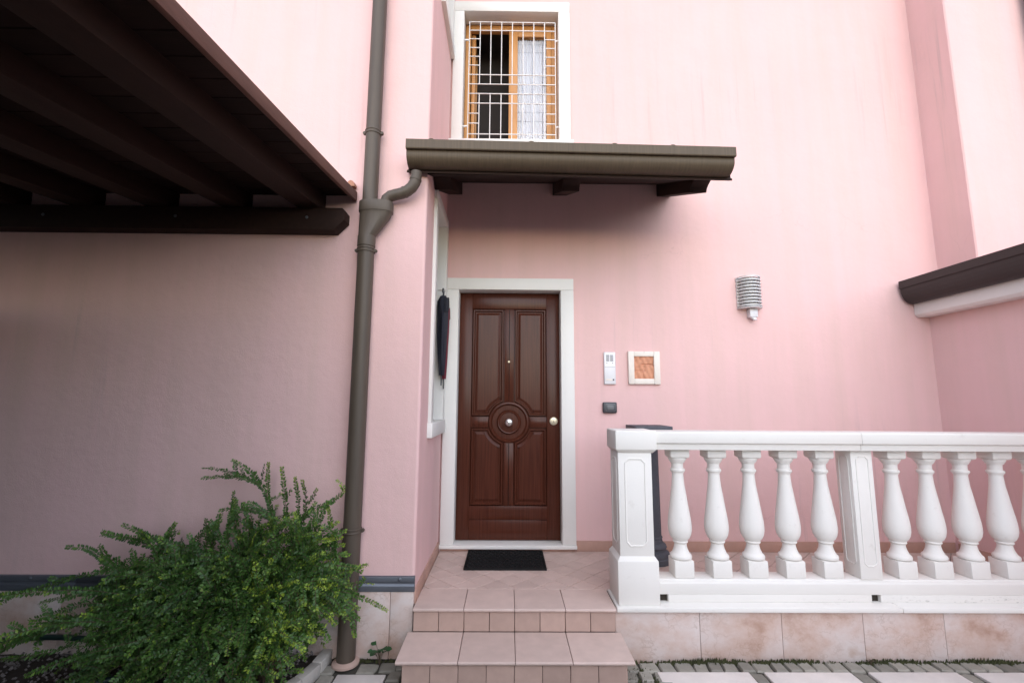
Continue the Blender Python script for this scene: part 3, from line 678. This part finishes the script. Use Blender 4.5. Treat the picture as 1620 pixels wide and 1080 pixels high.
for zc_, dx, r in ((3.643, 0, .054), (2.735, -.010, .058), (.815, -.007, .058)):
    cl = MB().lathe([(r, -.016), (r+.005, -.015), (r+.006, -.010), (r+.002, -.005), (r+.002, .005), (r+.006, .010), (r+.005, .015), (r, .016)], (PX+dx, PY, zc_), 24, cap=False)
    cl = cl.build('clamp', 'pipe', pipe, 0, True)
    for s_ in (-1, 1): MB().lathe([(.011, -.012), (.013, -.008), (.013, .008), (.011, .012)], (PX+dx+s_*(r+.010), PY+.002, zc_), 10, 'y').build('clamp_bolt', 'pipe', cl, 0, True)
MB().lathe([(.085, 0), (.085, .012), (.07, .022), (.060, .026)], (PX-.006, PY, 0), 24).build('collar', 'riser', pipe, 0, True)

# ================================================================== CARPORT
car = thing('carport', 'dark brown timber carport roof with exposed rafters against the pink wing', 'carport', (-3.6, -3.7, 0))
SL = .112
MB().prism([(-6.2, 2.872), (-1.312, 2.872), (-1.237, 2.950), (-1.237, 3.020), (-1.256, 3.039), (-6.2, 3.039)], 'y', -1.20, YF-.002).build('ledger_beam', 'darkwood', car, .003)
zb = lambda y: 3.040+SL*(y+1.2)
for k in range(9):
    x1 = -1.418-.542*k
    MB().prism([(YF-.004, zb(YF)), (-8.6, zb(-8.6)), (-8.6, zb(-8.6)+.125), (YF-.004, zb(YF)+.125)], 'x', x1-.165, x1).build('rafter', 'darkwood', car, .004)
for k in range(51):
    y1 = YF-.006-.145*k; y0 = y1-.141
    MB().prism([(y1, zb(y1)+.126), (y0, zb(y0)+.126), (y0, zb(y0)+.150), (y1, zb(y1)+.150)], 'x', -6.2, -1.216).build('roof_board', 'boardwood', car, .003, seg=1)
MB().prism([(YF-.012, zb(YF)+.082), (-8.65, zb(-8.65)+.082), (-8.65, zb(-8.65)+.152), (YF-.012, zb(YF)+.152)], 'x', -1.2155, -1.187).build('fascia_board', 'fasciawood', car, .004)
MB().prism([(YF-.006, zb(YF)+.1505), (-8.62, zb(-8.62)+.1505), (-8.62, zb(-8.62)+.185), (YF-.006, zb(YF)+.185)], 'x', -6.2, -1.235).build('roof_cover', 'rooftile', car)
MB().loft([[(-1.225+.03*math.cos(math.pi*i/6), y_, zb(y_)+.185+.045*math.sin(math.pi*i/6)) for i in range(7)] for y_ in (-1.098, -1.15)]).build('ridge_tile', 'rooftile', car)
for x in (-1.505, -2.44, -3.375, -4.31): MB().lathe([(.011, 0), (.010, -.004), (.005, -.006), (.001, -.007)], (x, -1.2005, 2.965), 14, 'y').build('bolt', 'zinc', car, 0, True)
MB().box(-4.2, -4.1, -8.4, YF-.001, -.035, 2.30).build('added_shade_screen', 'darkwood', car)  # unseen screen added to keep light off the wall under the carport
B('front_beam', 'darkwood', car, -6.2, -1.25, -8.4, -8.25, zb(-8.4)-.19, zb(-8.4)-.001, .005)
for x in (-1.5, -5.9): B('post', 'darkwood', car, x-.07, x+.07, -8.39, -8.26, -.035, zb(-8.4)-.191, .006)

# ================================================================== SMALL THINGS ON THE WALL
# window grille
gri = thing('window_grille', 'white painted iron grille of square bars in the upper window', 'grille', (-.035, .02, 4.3))
gy = .02; bw = .0047
VX = [-.489+.1134*k for k in range(9)]; zt, zbm = 5.662, 4.294
HZ = [5.662, 5.563, 5.463, 5.361, 5.259, 5.158, 5.050, 4.943, 4.835, 4.727, 4.613, 4.503, 4.385]
def bar(x0, x1, z0, z1): MB().box(x0, x1, gy-bw, gy+bw, z0, z1).build('bar', 'iron', gri, .0015, seg=1)
for k, x in enumerate(VX):
    if k in (0, 8): bar(x-bw, x+bw, zbm, zt+bw)
    else:
        bar(x-bw, x+bw, HZ[7]+bw, zt-bw); bar(x-bw, x+bw, zbm, HZ[8]-bw)
gy2 = gy
gy = gy2-.0015
for k, z in enumerate(HZ):
    if k in (0, 1, 6, 7, 8, 9, 12): bar(VX[0]+bw, VX[8]-bw, z-bw, z+bw)
    else:
        bar(VX[0]+bw, VX[1]-bw, z-bw, z+bw); bar(VX[7]+bw, VX[8]-bw, z-bw, z+bw)
gy = gy2
for x0, x1 in ((-.5425, VX[0]-bw), (VX[8]+bw, .4475)):
    for z in (5.45, 4.47): MB().box(x0, x1, gy-.006, gy+.006, z-.008, z+.008).build('fixing_lug', 'iron', gri, .001)
# wall lamp
lamp = thing('wall_lamp', 'grey louvred half-round wall lamp with a sensor box beneath', 'lamp', (2.28, -.05, 2.46))
LX = 2.281
B('back_plate', 'lampgrey', lamp, LX-.112, LX+.112, -.016, .001, 2.578, 2.888, .004)
def half(rx, ry, z0, z1, n=20): return [[(LX-rx*math.cos(math.pi*k/n), -.016-ry*math.sin(math.pi*k/n), z) for k in range(n+1)] for z in (z0, z1)]
MB().loft(half(.088, .085, 2.592, 2.874)).build('diffuser', 'lampglass', lamp, 0, True)
for k in range(10):
    z = 2.590+.0312*k; n = 20; o = half(.112, .118, z, z+.011); i_ = half(.092, .095, z+.006, z+.015)
    mb = MB()
    for r_ in range(2): mb.add([p for p in o[r_]] + [p for p in i_[r_]], [(q, q+1, q+n+2, q+n+1) for q in range(n)])
    mb.add(o[0]+o[1], [(q, q+1, q+n+2, q+n+1) for q in range(n)]); mb.add(i_[0]+i_[1], [(q, q+1, q+n+2, q+n+1) for q in range(n)])
    mb.build('louvre', 'lampgrey', lamp, 0, True)
MB().loft(half(.112, .118, 2.574, 2.582)).build('bottom_plate', 'lampgrey', lamp, 0, True)
B('sensor_box', 'alu', lamp, LX-.018, LX+.058, -.062, .001, 2.488, 2.572, .005)
MB().loft([[(LX+.02+.030*math.cos(a), -.034+.026*math.sin(a), 2.4875) for a in [2*math.pi*k/16 for k in range(16)]], [(LX+.032+.018*math.cos(a), -.05+.016*math.sin(a), 2.462) for a in [2*math.pi*k/16 for k in range(16)]]]).build('sensor_head', 'alu', lamp, 0, True)
# intercom
itc = thing('intercom', 'narrow silver intercom panel with speaker slots and call button', 'intercom', (.912, -.02, 1.838))
B('intercom_body', 'alu', itc, .857, .967, -.026, .001, 1.838, 2.144, .007, 3)
for k in range(6):
    for x0 in (.877, .915): B('speaker_slot', 'grille', itc, x0, x0+.030, -.0272, -.0255, 2.056+.0105*k, 2.063+.0105*k, 0)
for x0 in (.884, .938): MB().lathe([(.004, 0), (.003, -.0018), (.001, -.002)], (x0, -.026, 2.040), 10, 'y').build('indicator', 'blackplastic', itc, 0, True)
B('panel_seam', 'grille', itc, .864, .960, -.0265, -.0255, 1.999, 2.0015, 0)
B('name_card', 'cream', itc, .872, .930, -.0275, -.0255, 1.872, 1.890, .0005)
B('call_button', 'blackplastic', itc, .936, .950, -.029, -.0255, 1.874, 1.888, .001)
# plaque
plq = thing('wall_plaque', 'square terracotta relief tile in a cream frame on the wall', 'plaque', (1.238, -.02, 1.84))
px0, px1, pz0, pz1 = 1.088, 1.390, 1.840, 2.153
B('plaque_frame', 'cream', plq, px0, 1.144, -.030, .001, pz0, pz1, .005); B('plaque_frame', 'cream', plq, 1.332, px1, -.030, .001, pz0, pz1, .005)
B('plaque_frame', 'cream', plq, 1.1445, 1.3315, -.029, .001, 2.104, pz1-.001, .005); B('plaque_frame', 'cream', plq, 1.1445, 1.3315, -.029, .001, pz0+.001, 1.893, .005)
mb = MB(); n = 44; vs_ = []
for i in range(n+1):
    for j in range(n+1):
        u, v = i/n, j/n
        h = .004*math.sin(9*u+3*math.sin(5*v))*math.cos(7*v+2*math.sin(6*u)) + .003*math.sin(23*u+11*v) + .0025*math.sin(17*v-13*u*v)
        if abs(v-.64) < .02 and u > .35: h -= .007
        if abs(v-.36) < .015 and u < .6: h -= .006
        if abs(u-.55+.1*math.sin(8*v)) < .014 and v < .4: h -= .005
        vs_.append((1.1445+.187*u, -.012-h, 1.893+.211*v))
mb.add(vs_, [(i*(n+1)+j, (i+1)*(n+1)+j, (i+1)*(n+1)+j+1, i*(n+1)+j+1) for i in range(n) for j in range(n)]); mb.build('relief_tile', 'plaque', plq, 0, True)
MB().lathe([(.006, 0), (.005, -.006), (.001, -.007)], (1.24, -.030, 2.144), 10, 'y').build('nail', 'steel', plq, 0, True)
for x in (1.14, 1.34): MB().lathe([(.005, 0), (.004, -.005), (.001, -.006)], (x, -.030, 1.850), 10, 'y').build('nail', 'steel', plq, 0, True)
# switch
sw = thing('wall_switch', 'dark grey weatherproof switch box under the intercom', 'switch', (.904, -.02, 1.57))
B('switch_body', 'blackplastic', sw, .838, .970, -.035, .001, 1.570, 1.671, .012, 3)
B('switch_rim', 'greyplastic', sw, .862, .952, -.0385, -.034, 1.586, 1.657, .003)
B('switch_button', 'blackplastic', sw, .868, .946, -.0405, -.037, 1.592, 1.651, .002); B('switch_lens', 'greyplastic', sw, .876, .938, -.042, -.039, 1.599, 1.644, .002)

# folded umbrellas hanging in the side window
def umbrella(label, x, y, ztop, zbot, mat_, r, lean):
    u = thing('folded_umbrella', label, 'umbrella', (x, y, zbot), 'umbrellas hung in the side window')
    Hh = ztop-zbot; n = 16; rings = []
    for t in [k/14 for k in range(15)]:
        rr = r*(0.28+.95*math.sin(min(1, (1-t)*.15+.05+t*.95)*2.2)**1.0*(.55+.45*t)) if t < .93 else r*.55
        rings.append([(x+lean*t+rr*(1+.22*math.cos(5*a+3*t))*math.cos(a), y+rr*(1+.22*math.cos(5*a+3*t))*math.sin(a), zbot+.09+(Hh-.12)*t) for a in [2*math.pi*k/n for k in range(n)]])
    MB().loft(rings).build('folded_canopy', mat_, u, 0, True)
    MB().tube([(x, y, zbot+.095), (x, y, zbot)], .006, 10).build('ferrule', 'blackplastic', u, 0, True)
    zt_ = ztop-.04; path = [(x+lean, y, zt_)] + [(x+lean, y-.022+.022*math.cos(math.pi*k/8), zt_+.05+.022*math.sin(math.pi*k/8)) for k in range(9)] + [(x+lean, y-.044, zt_+.03)]
    MB().tube(path, .008, 10).build('handle', 'blackplastic', u, 0, True)
    MB().prism([(y-r*1.1, zbot+Hh*.78), (y+r*1.9, zbot+Hh*.83), (y+r*1.5, zbot+Hh*.91), (y+r*.9, zbot+Hh*.96), (y-r*.9, zbot+Hh*.93)], 'x', x+r*.5, x+r*1.15).build('strap_flap', mat_, u, .003)
umbrella('navy folded umbrella with loose flap hung in the side window', -.655, -.215, 2.66, 1.81, 'navy', .042, .0)
umbrella('dark red folded umbrella hung in the side window', -.642, -.155, 2.57, 1.78, 'maroon', .034, .0)
hk = tag(MB().tube([(-.70, -.26, 2.672), (-.652, -.26, 2.672), (-.635, -.26, 2.660), (-.633, -.26, 2.675)], .005, 8).build('coat_hook', 'steel'), 'small steel hook carrying the umbrellas', 'hook')

# ================================================================== KERB, HOSE, WEED
kerb = thing('garden_kerb', 'pale stone kerb curving around the planting bed', 'kerb', (-1.25, -1.4, 0))
kp = [(-1.215, -1.10), (-1.225, -1.26), (-1.265, -1.42), (-1.34, -1.58), (-1.46, -1.72), (-1.63, -1.83), (-1.83, -1.90), (-2.05, -1.95)]
for (xa, ya), (xb, yb) in zip(kp, kp[1:]):
    dv = Vector((xb-xa, yb-ya)); nn = Vector((-dv.y, dv.x)).normalized()*.032; e = dv.normalized()*.003
    q = [(xa+e.x+nn.x, ya+e.y+nn.y), (xb-e.x+nn.x, yb-e.y+nn.y), (xb-e.x-nn.x, yb-e.y-nn.y), (xa+e.x-nn.x, ya+e.y-nn.y)]
    MB().prism(q, 'z', -.03, .062+random.uniform(-.004, .004)).build('kerb_stone', 'kerb', kerb, .006)
tag(MB().tube([(-4.3+.1*k, -1.145-.012*math.sin(k*.9), .135+.012*math.sin(k*.55)) for k in range(20)] + [(-2.33, -1.17, .12), (-2.26, -1.22, .08), (-2.25, -1.3, .05), (-2.32, -1.4, .05), (-2.5, -1.5, .05), (-2.9, -1.58, .055), (-3.5, -1.55, .05)], .017, 10).build('garden_hose', 'hose', None, 0, True), 'dark green garden hose lying along the wall behind the shrub', 'hose')

# ------------------------------------------------------------------ foliage
def leaf_mesh(name, leaves):
    """leaves: list of (pos, dir, normal, length, width, colour)"""
    Pn = np.array([l[0] for l in leaves]); D = np.array([l[1] for l in leaves]); Nn = np.array([l[2] for l in leaves])
    ln = np.array([l[3] for l in leaves])[:, None]; wd = np.array([l[4] for l in leaves])[:, None]; C = np.array([l[5] for l in leaves])
    D /= np.linalg.norm(D, axis=1)[:, None]; S = np.cross(D, Nn); S /= np.linalg.norm(S, axis=1)[:, None]+1e-9; Nn = np.cross(S, D)
    k = len(leaves)
    v = np.stack([Pn, Pn+D*ln*.38+S*wd*.5+Nn*wd*.18, Pn+D*ln*.78+S*wd*.36+Nn*wd*.12, Pn+D*ln, Pn+D*ln*.78-S*wd*.36+Nn*wd*.12, Pn+D*ln*.38-S*wd*.5+Nn*wd*.18], 1).reshape(-1, 3)
    b = np.arange(k)[:, None]*6
    f = np.concatenate([b+np.array([[0, 1, 2, 3]]), b+np.array([[0, 3, 4, 5]])], 1).reshape(-1, 4)
    me = bpy.data.meshes.new(name); me.vertices.add(len(v)); me.vertices.foreach_set('co', v.ravel().astype(np.float32))
    me.loops.add(f.size); me.loops.foreach_set('vertex_index', f.ravel().astype(np.int32))
    me.polygons.add(len(f)); me.polygons.foreach_set('loop_start', np.arange(len(f), dtype=np.int32)*4); me.polygons.foreach_set('loop_total', np.full(len(f), 4, np.int32))
    me.update(calc_edges=True)
    at = me.color_attributes.new('leafcol', 'FLOAT_COLOR', 'POINT')
    c4 = np.concatenate([np.repeat(C, 6, 0), np.ones((k*6, 1))], 1); at.data.foreach_set('color', c4.ravel().astype(np.float32))
    me.materials.append(M['leaf']); return me
def smooth_path(pts, step=.0072):
    P = np.array(pts, float); out = []
    for i in range(len(P)-1):
        p0, p1, p2, p3 = P[max(i-1, 0)], P[i], P[i+1], P[min(i+2, len(P)-1)]
        n = max(2, int(np.linalg.norm(p2-p1)/step))
        for t in np.arange(n)/n: out.append(.5*((2*p1)+(-p0+p2)*t+(2*p0-5*p1+4*p2-p3)*t*t+(-p0+3*p1-3*p2+p3)*t**3))
    out.append(P[-1]); return np.array(out)
LEAVES = []; STEMS = MB()
DARK = np.array([.024, .064, .021]); MID = np.array([.095, .195, .036]); NEW = np.array([.34, .45, .055])
def spray(pts, u0=.0, size=1.0, newness=.3, stem_r=.0022):
    P = smooth_path(pts); n = len(P)
    T = np.gradient(P, axis=0); T /= np.linalg.norm(T, axis=1)[:, None]+1e-9
    pl = rng.normal(size=3)*.35+np.array([0, -.85, .5])
    STEMS.tube([tuple(p) for p in P[::6]] + [tuple(P[-1])], [stem_r*(1-.6*i/max(1, len(P[::6]))) for i in range(len(P[::6])+1)], 4, False)
    for i in range(int(n*u0), n):
        u = i/n; t = T[i]; s = np.cross(t, pl); s /= np.linalg.norm(s)+1e-9; nn = np.cross(s, t)
        tp = max(0, (u-.55)/.45); sz = size*(1-.45*tp**3)*rng.uniform(.8, 1.2)
        for sg in (-1, 1):
            if rng.random() < .06: continue
            dr = t*rng.uniform(.30, .60)+s*sg+nn*rng.normal(.05, .28)
            nv = rng.random()*.35+newness*(.25+.9*tp)*rng.uniform(.5, 1.3)
            c = DARK*(1-min(1, nv*1.6))+MID*min(1, nv*1.6) if nv < .62 else MID*(1-min(1, (nv-.62)*2))+NEW*min(1, (nv-.62)*2)
            LEAVES.append((P[i]+rng.normal(0, .0012, 3), dr, nn+rng.normal(0, .3, 3), .0205*sz, .0105*sz, c*rng.uniform(.8, 1.2)))
    return P, T
named = [
((-1.50,-1.30,0.81), (-1.58,-1.30,1.04), (-1.67,-1.30,1.17), (-1.75,-1.30,1.24), (-1.83,-1.30,1.28)),
((-1.64,-1.30,1.13), (-1.75,-1.30,1.18), (-1.89,-1.30,1.22), (-2.01,-1.30,1.23)),
((-1.62,-1.32,1.13), (-1.74,-1.32,1.17), (-1.88,-1.32,1.18), (-2.00,-1.32,1.17)),
((-1.57,-1.25,0.87), (-1.61,-1.25,1.07), (-1.62,-1.25,1.26)),
((-1.47,-1.25,0.87), (-1.50,-1.25,1.07), (-1.53,-1.25,1.23)),
((-1.39,-1.25,0.87), (-1.41,-1.25,1.03), (-1.44,-1.25,1.17)),
((-1.37,-1.25,0.87), (-1.36,-1.25,1.03), (-1.39,-1.25,1.15)),
((-1.38,-1.30,0.88), (-1.31,-1.30,0.97), (-1.19,-1.30,1.02), (-1.11,-1.30,1.08), (-1.11,-1.30,1.12), (-1.15,-1.30,1.16)),
((-1.51,-1.30,0.90), (-1.65,-1.30,0.97), (-1.77,-1.30,0.98), (-1.88,-1.30,0.97)),
((-1.66,-1.30,0.88), (-1.78,-1.30,0.94), (-1.78,-1.30,1.03)),
((-1.52,-1.35,0.93), (-1.65,-1.35,1.02), (-1.71,-1.35,1.02)),
((-1.83,-1.45,0.74), (-2.10,-1.45,0.82), (-2.33,-1.45,0.85), (-2.48,-1.45,0.86)),
((-1.91,-1.45,0.78), (-2.16,-1.45,0.84), (-2.28,-1.45,0.89), (-2.36,-1.45,0.92)),
((-2.06,-1.45,0.77), (-2.31,-1.45,0.83), (-2.48,-1.45,0.88)),
((-2.19,-1.45,0.65), (-2.38,-1.45,0.68), (-2.55,-1.45,0.78), (-2.68,-1.45,0.79)),
((-2.31,-1.45,0.67), (-2.43,-1.45,0.74), (-2.48,-1.45,0.80)),
((-2.01,-1.55,0.70), (-2.41,-1.55,0.68), (-2.63,-1.55,0.62), (-2.79,-1.55,0.58), (-2.92,-1.55,0.56)),
((-2.03,-1.60,0.57), (-2.35,-1.60,0.60), (-2.52,-1.60,0.57), (-2.65,-1.60,0.54)),
((-2.10,-1.60,0.52), (-2.38,-1.60,0.54), (-2.55,-1.60,0.49), (-2.69,-1.60,0.45)),
((-2.12,-1.65,0.48), (-2.32,-1.65,0.46), (-2.50,-1.65,0.48)),
((-1.95,-1.70,0.50), (-2.18,-1.70,0.44), (-2.46,-1.70,0.34), (-2.72,-1.70,0.30)),
((-1.93,-1.75,0.43), (-2.28,-1.75,0.34), (-2.53,-1.75,0.25)),
((-1.34,-1.35,0.53), (-1.11,-1.35,0.54), (-0.95,-1.35,0.56), (-0.87,-1.35,0.55)),
((-1.33,-1.35,0.47), (-1.10,-1.35,0.51), (-0.93,-1.35,0.47), (-0.78,-1.35,0.40)),
((-1.38,-1.40,0.44), (-1.16,-1.40,0.44), (-1.02,-1.40,0.41), (-0.97,-1.40,0.42)),
((-1.34,-1.30,0.81), (-1.20,-1.30,0.81), (-1.07,-1.30,0.85)),
((-1.33,-1.30,0.69), (-1.17,-1.30,0.69), (-1.06,-1.30,0.72)),
((-1.42,-1.35,0.64), (-1.24,-1.35,0.75), (-1.06,-1.35,0.78)),
((-1.49,-1.35,0.45), (-1.32,-1.35,0.27), (-1.27,-1.35,0.17), (-1.36,-1.35,0.12)),
((-1.83,-1.60,0.62), (-1.98,-1.60,0.44), (-2.14,-1.60,0.29), (-2.31,-1.60,0.24)),
((-1.66,-1.70,0.59), (-1.74,-1.70,0.40), (-1.92,-1.70,0.23), (-2.01,-1.70,0.19)),
((-2.02,-1.35,0.78), (-1.89,-1.35,0.90), (-1.83,-1.35,0.92))]
for q in named:
    nw = .75 if q[-1][0] > -1.7 else .4
    P, T = spray(q, 0, 1.0, nw)
    ln = len(P)
    for k in range(int(ln*.008*5)):      # short laterals
        i = int(ln*rng.uniform(.05, .6)); dv = T[i]*.5+rng.normal(0, .6, 3); dv /= np.linalg.norm(dv); Ls = rng.uniform(.05, .12)
        spray([P[i], P[i]+dv*Ls*.6, P[i]+dv*Ls+np.array([0, 0, .015])], 0, .9, nw, .0014)
ENV = [(-2.60, .50), (-2.28, .74), (-1.92, .82), (-1.74, .91), (-1.56, .96), (-1.22, .95), (-1.06, .86), (-1.02, .42), (-1.21, .26), (-1.36, .06), (-2.60, .06), (-2.52, .32)]
def inside(x, z):
    c = False
    for (x1, z1), (x2, z2) in zip(ENV, ENV[1:]+ENV[:1]):
        if (z1 > z) != (z2 > z) and x < (x2-x1)*(z-z1)/(z2-z1)+x1: c = not c
    return c
cnt = 0
while cnt < 400:
    x, z = rng.uniform(-2.62, -1.0), rng.uniform(.06, .97)
    if not inside(x, z): continue
    fr = (z-.06)/.9; depth = .62*(1-.55*fr)*math.sin(math.pi*min(1, max(.12, (x+2.75)/1.85)))+.12
    y = -1.22-depth*rng.random()**.8 if x < -1.2 else -1.24-.3*rng.random()
    x = x*(1.0) + (0 if y > -1.5 else .0)
    sf = (4.3261+y)/(4.3261-1.5)          # keep the mass inside the same outline when it bulges forward
    root = np.array([rng.uniform(-1.95, -1.4), rng.uniform(-1.5, -1.3), .03]); tip = np.array([-.06+(x+.06)*min(1, sf*1.0) if y < -1.5 else x, y, 1.66+(z-1.66)*min(1, sf) if y < -1.5 else z])
    tip[2] = max(.05, tip[2])
    md = root*.45+tip*.55+np.array([0, 0, .10+.16*rng.random()]); md[2] = min(md[2], .95)
    dirv = tip-md; dirv /= np.linalg.norm(dirv)+1e-9
    nw = (.95 if x > -1.55 else .50)*rng.uniform(.2, 1.3)
    P, T = spray([root, md, tip-dirv*.06, tip+np.array([0, 0, -.02])], .42, 1.0, nw, .003); cnt += 1
    n = len(P)
    for k in range(6):
        i = int(n*rng.uniform(.45, .95)); dv = T[i]*.55+rng.normal(0, .55, 3)+np.array([0, -.25, .05]); dv /= np.linalg.norm(dv); Ls = rng.uniform(.07, .21)
        q = P[i]+dv*Ls+np.array([0, 0, -.012])
        if q[1] > YF-.03: q[1] = YF-.03-.02*rng.random()
        if q[0] > -1.02 and q[1] > -1.26: q[0] = -1.03
        spray([P[i], P[i]*.45+q*.55+np.array([0, 0, .01]), q], .05, .95, nw, .0014)
# long outer sprays that break the outline: low to the left, and upwards
for k in range(28):
    if k < 9: tip = np.array([rng.uniform(-2.95, -2.35), rng.uniform(-1.95, -1.40), rng.uniform(.06, .62)]); root = np.array([rng.uniform(-2.1, -1.7), -1.5, rng.uniform(.2, .5)])
    elif k < 22: tip = np.array([rng.uniform(-2.3, -1.15), rng.uniform(-1.55, -1.2), rng.uniform(.90, 1.06)]); root = np.array([tip[0]+rng.uniform(-.1, .25), -1.35, .5])
    else: tip = np.array([rng.uniform(-1.04, -.90), rng.uniform(-1.45, -1.30), rng.uniform(.3, .7)]); root = np.array([-1.4, -1.4, rng.uniform(.3, .6)])
    md = root*.5+tip*.5+np.array([0, -.02, .08])
    P, T = spray([root, md, tip], .25, 1.05, rng.uniform(.3, 1.0), .0025); n = len(P)
    for q_ in range(5):
        i = int(n*rng.uniform(.3, .85)); dv = T[i]*.8+rng.normal(0, .4, 3); dv /= np.linalg.norm(dv); Ls = rng.uniform(.06, .14); q = P[i]+dv*Ls
        q[1] = min(q[1], YF-.05); q[2] = max(q[2], .04)
        spray([P[i], P[i]*.5+q*.5+np.array([0, 0, .008]), q], .05, .95, rng.uniform(.4, 1.0), .0014)
shrub = thing('shrub', 'sprawling small-leaved green shrub with arching sprays against the pink wall', 'shrub', (-1.7, -1.4, 0))
fol = link('foliage', leaf_mesh('foliage', LEAVES), shrub, (0, 0, 0)); tag(fol, kind='stuff')
tag(STEMS.build('stems', 'bark', shrub, 0, False), kind='stuff')
nleaf = len(LEAVES)
# small weed by the steps, seedlings by the wall
def weed(label, x, y, h, n, green):
    global LEAVES
    LV = []; st = MB()
    for k in range(n):
        a = rng.uniform(0, 6.28); r = rng.uniform(.02, .06)*h/.1; z = rng.uniform(.35, 1)*h
        p = np.array([x+r*math.cos(a), min(y+r*math.sin(a), YF-.035), z]); st.tube([(x, y, -.01), tuple((np.array([x, y, 0])+p)/2+np.array([0, 0, .01])), tuple(p)], .0015, 4, False)
        LV.append((p, np.array([math.cos(a), math.sin(a)-.4, .1]), np.array([0, -.5, 1.]), .045*h/.1, .036*h/.1, green*rng.uniform(.7, 1.2)))
    w_ = thing('weed', label, 'weed', (x, y, 0)); link('leaves', leaf_mesh('leaves', LV), w_, (0, 0, 0)); st.build('stem', 'bark', w_)
weed('small dark green broad-leaved weed between wall and bottom step', -.865, -1.15, .10, 11, np.array([.03, .085, .03]))
weed('tiny weed growing from the joint below the marble terrace base', 2.31, -1.15, .035, 8, np.array([.06, .06, .03]))
print('leaves', nleaf)
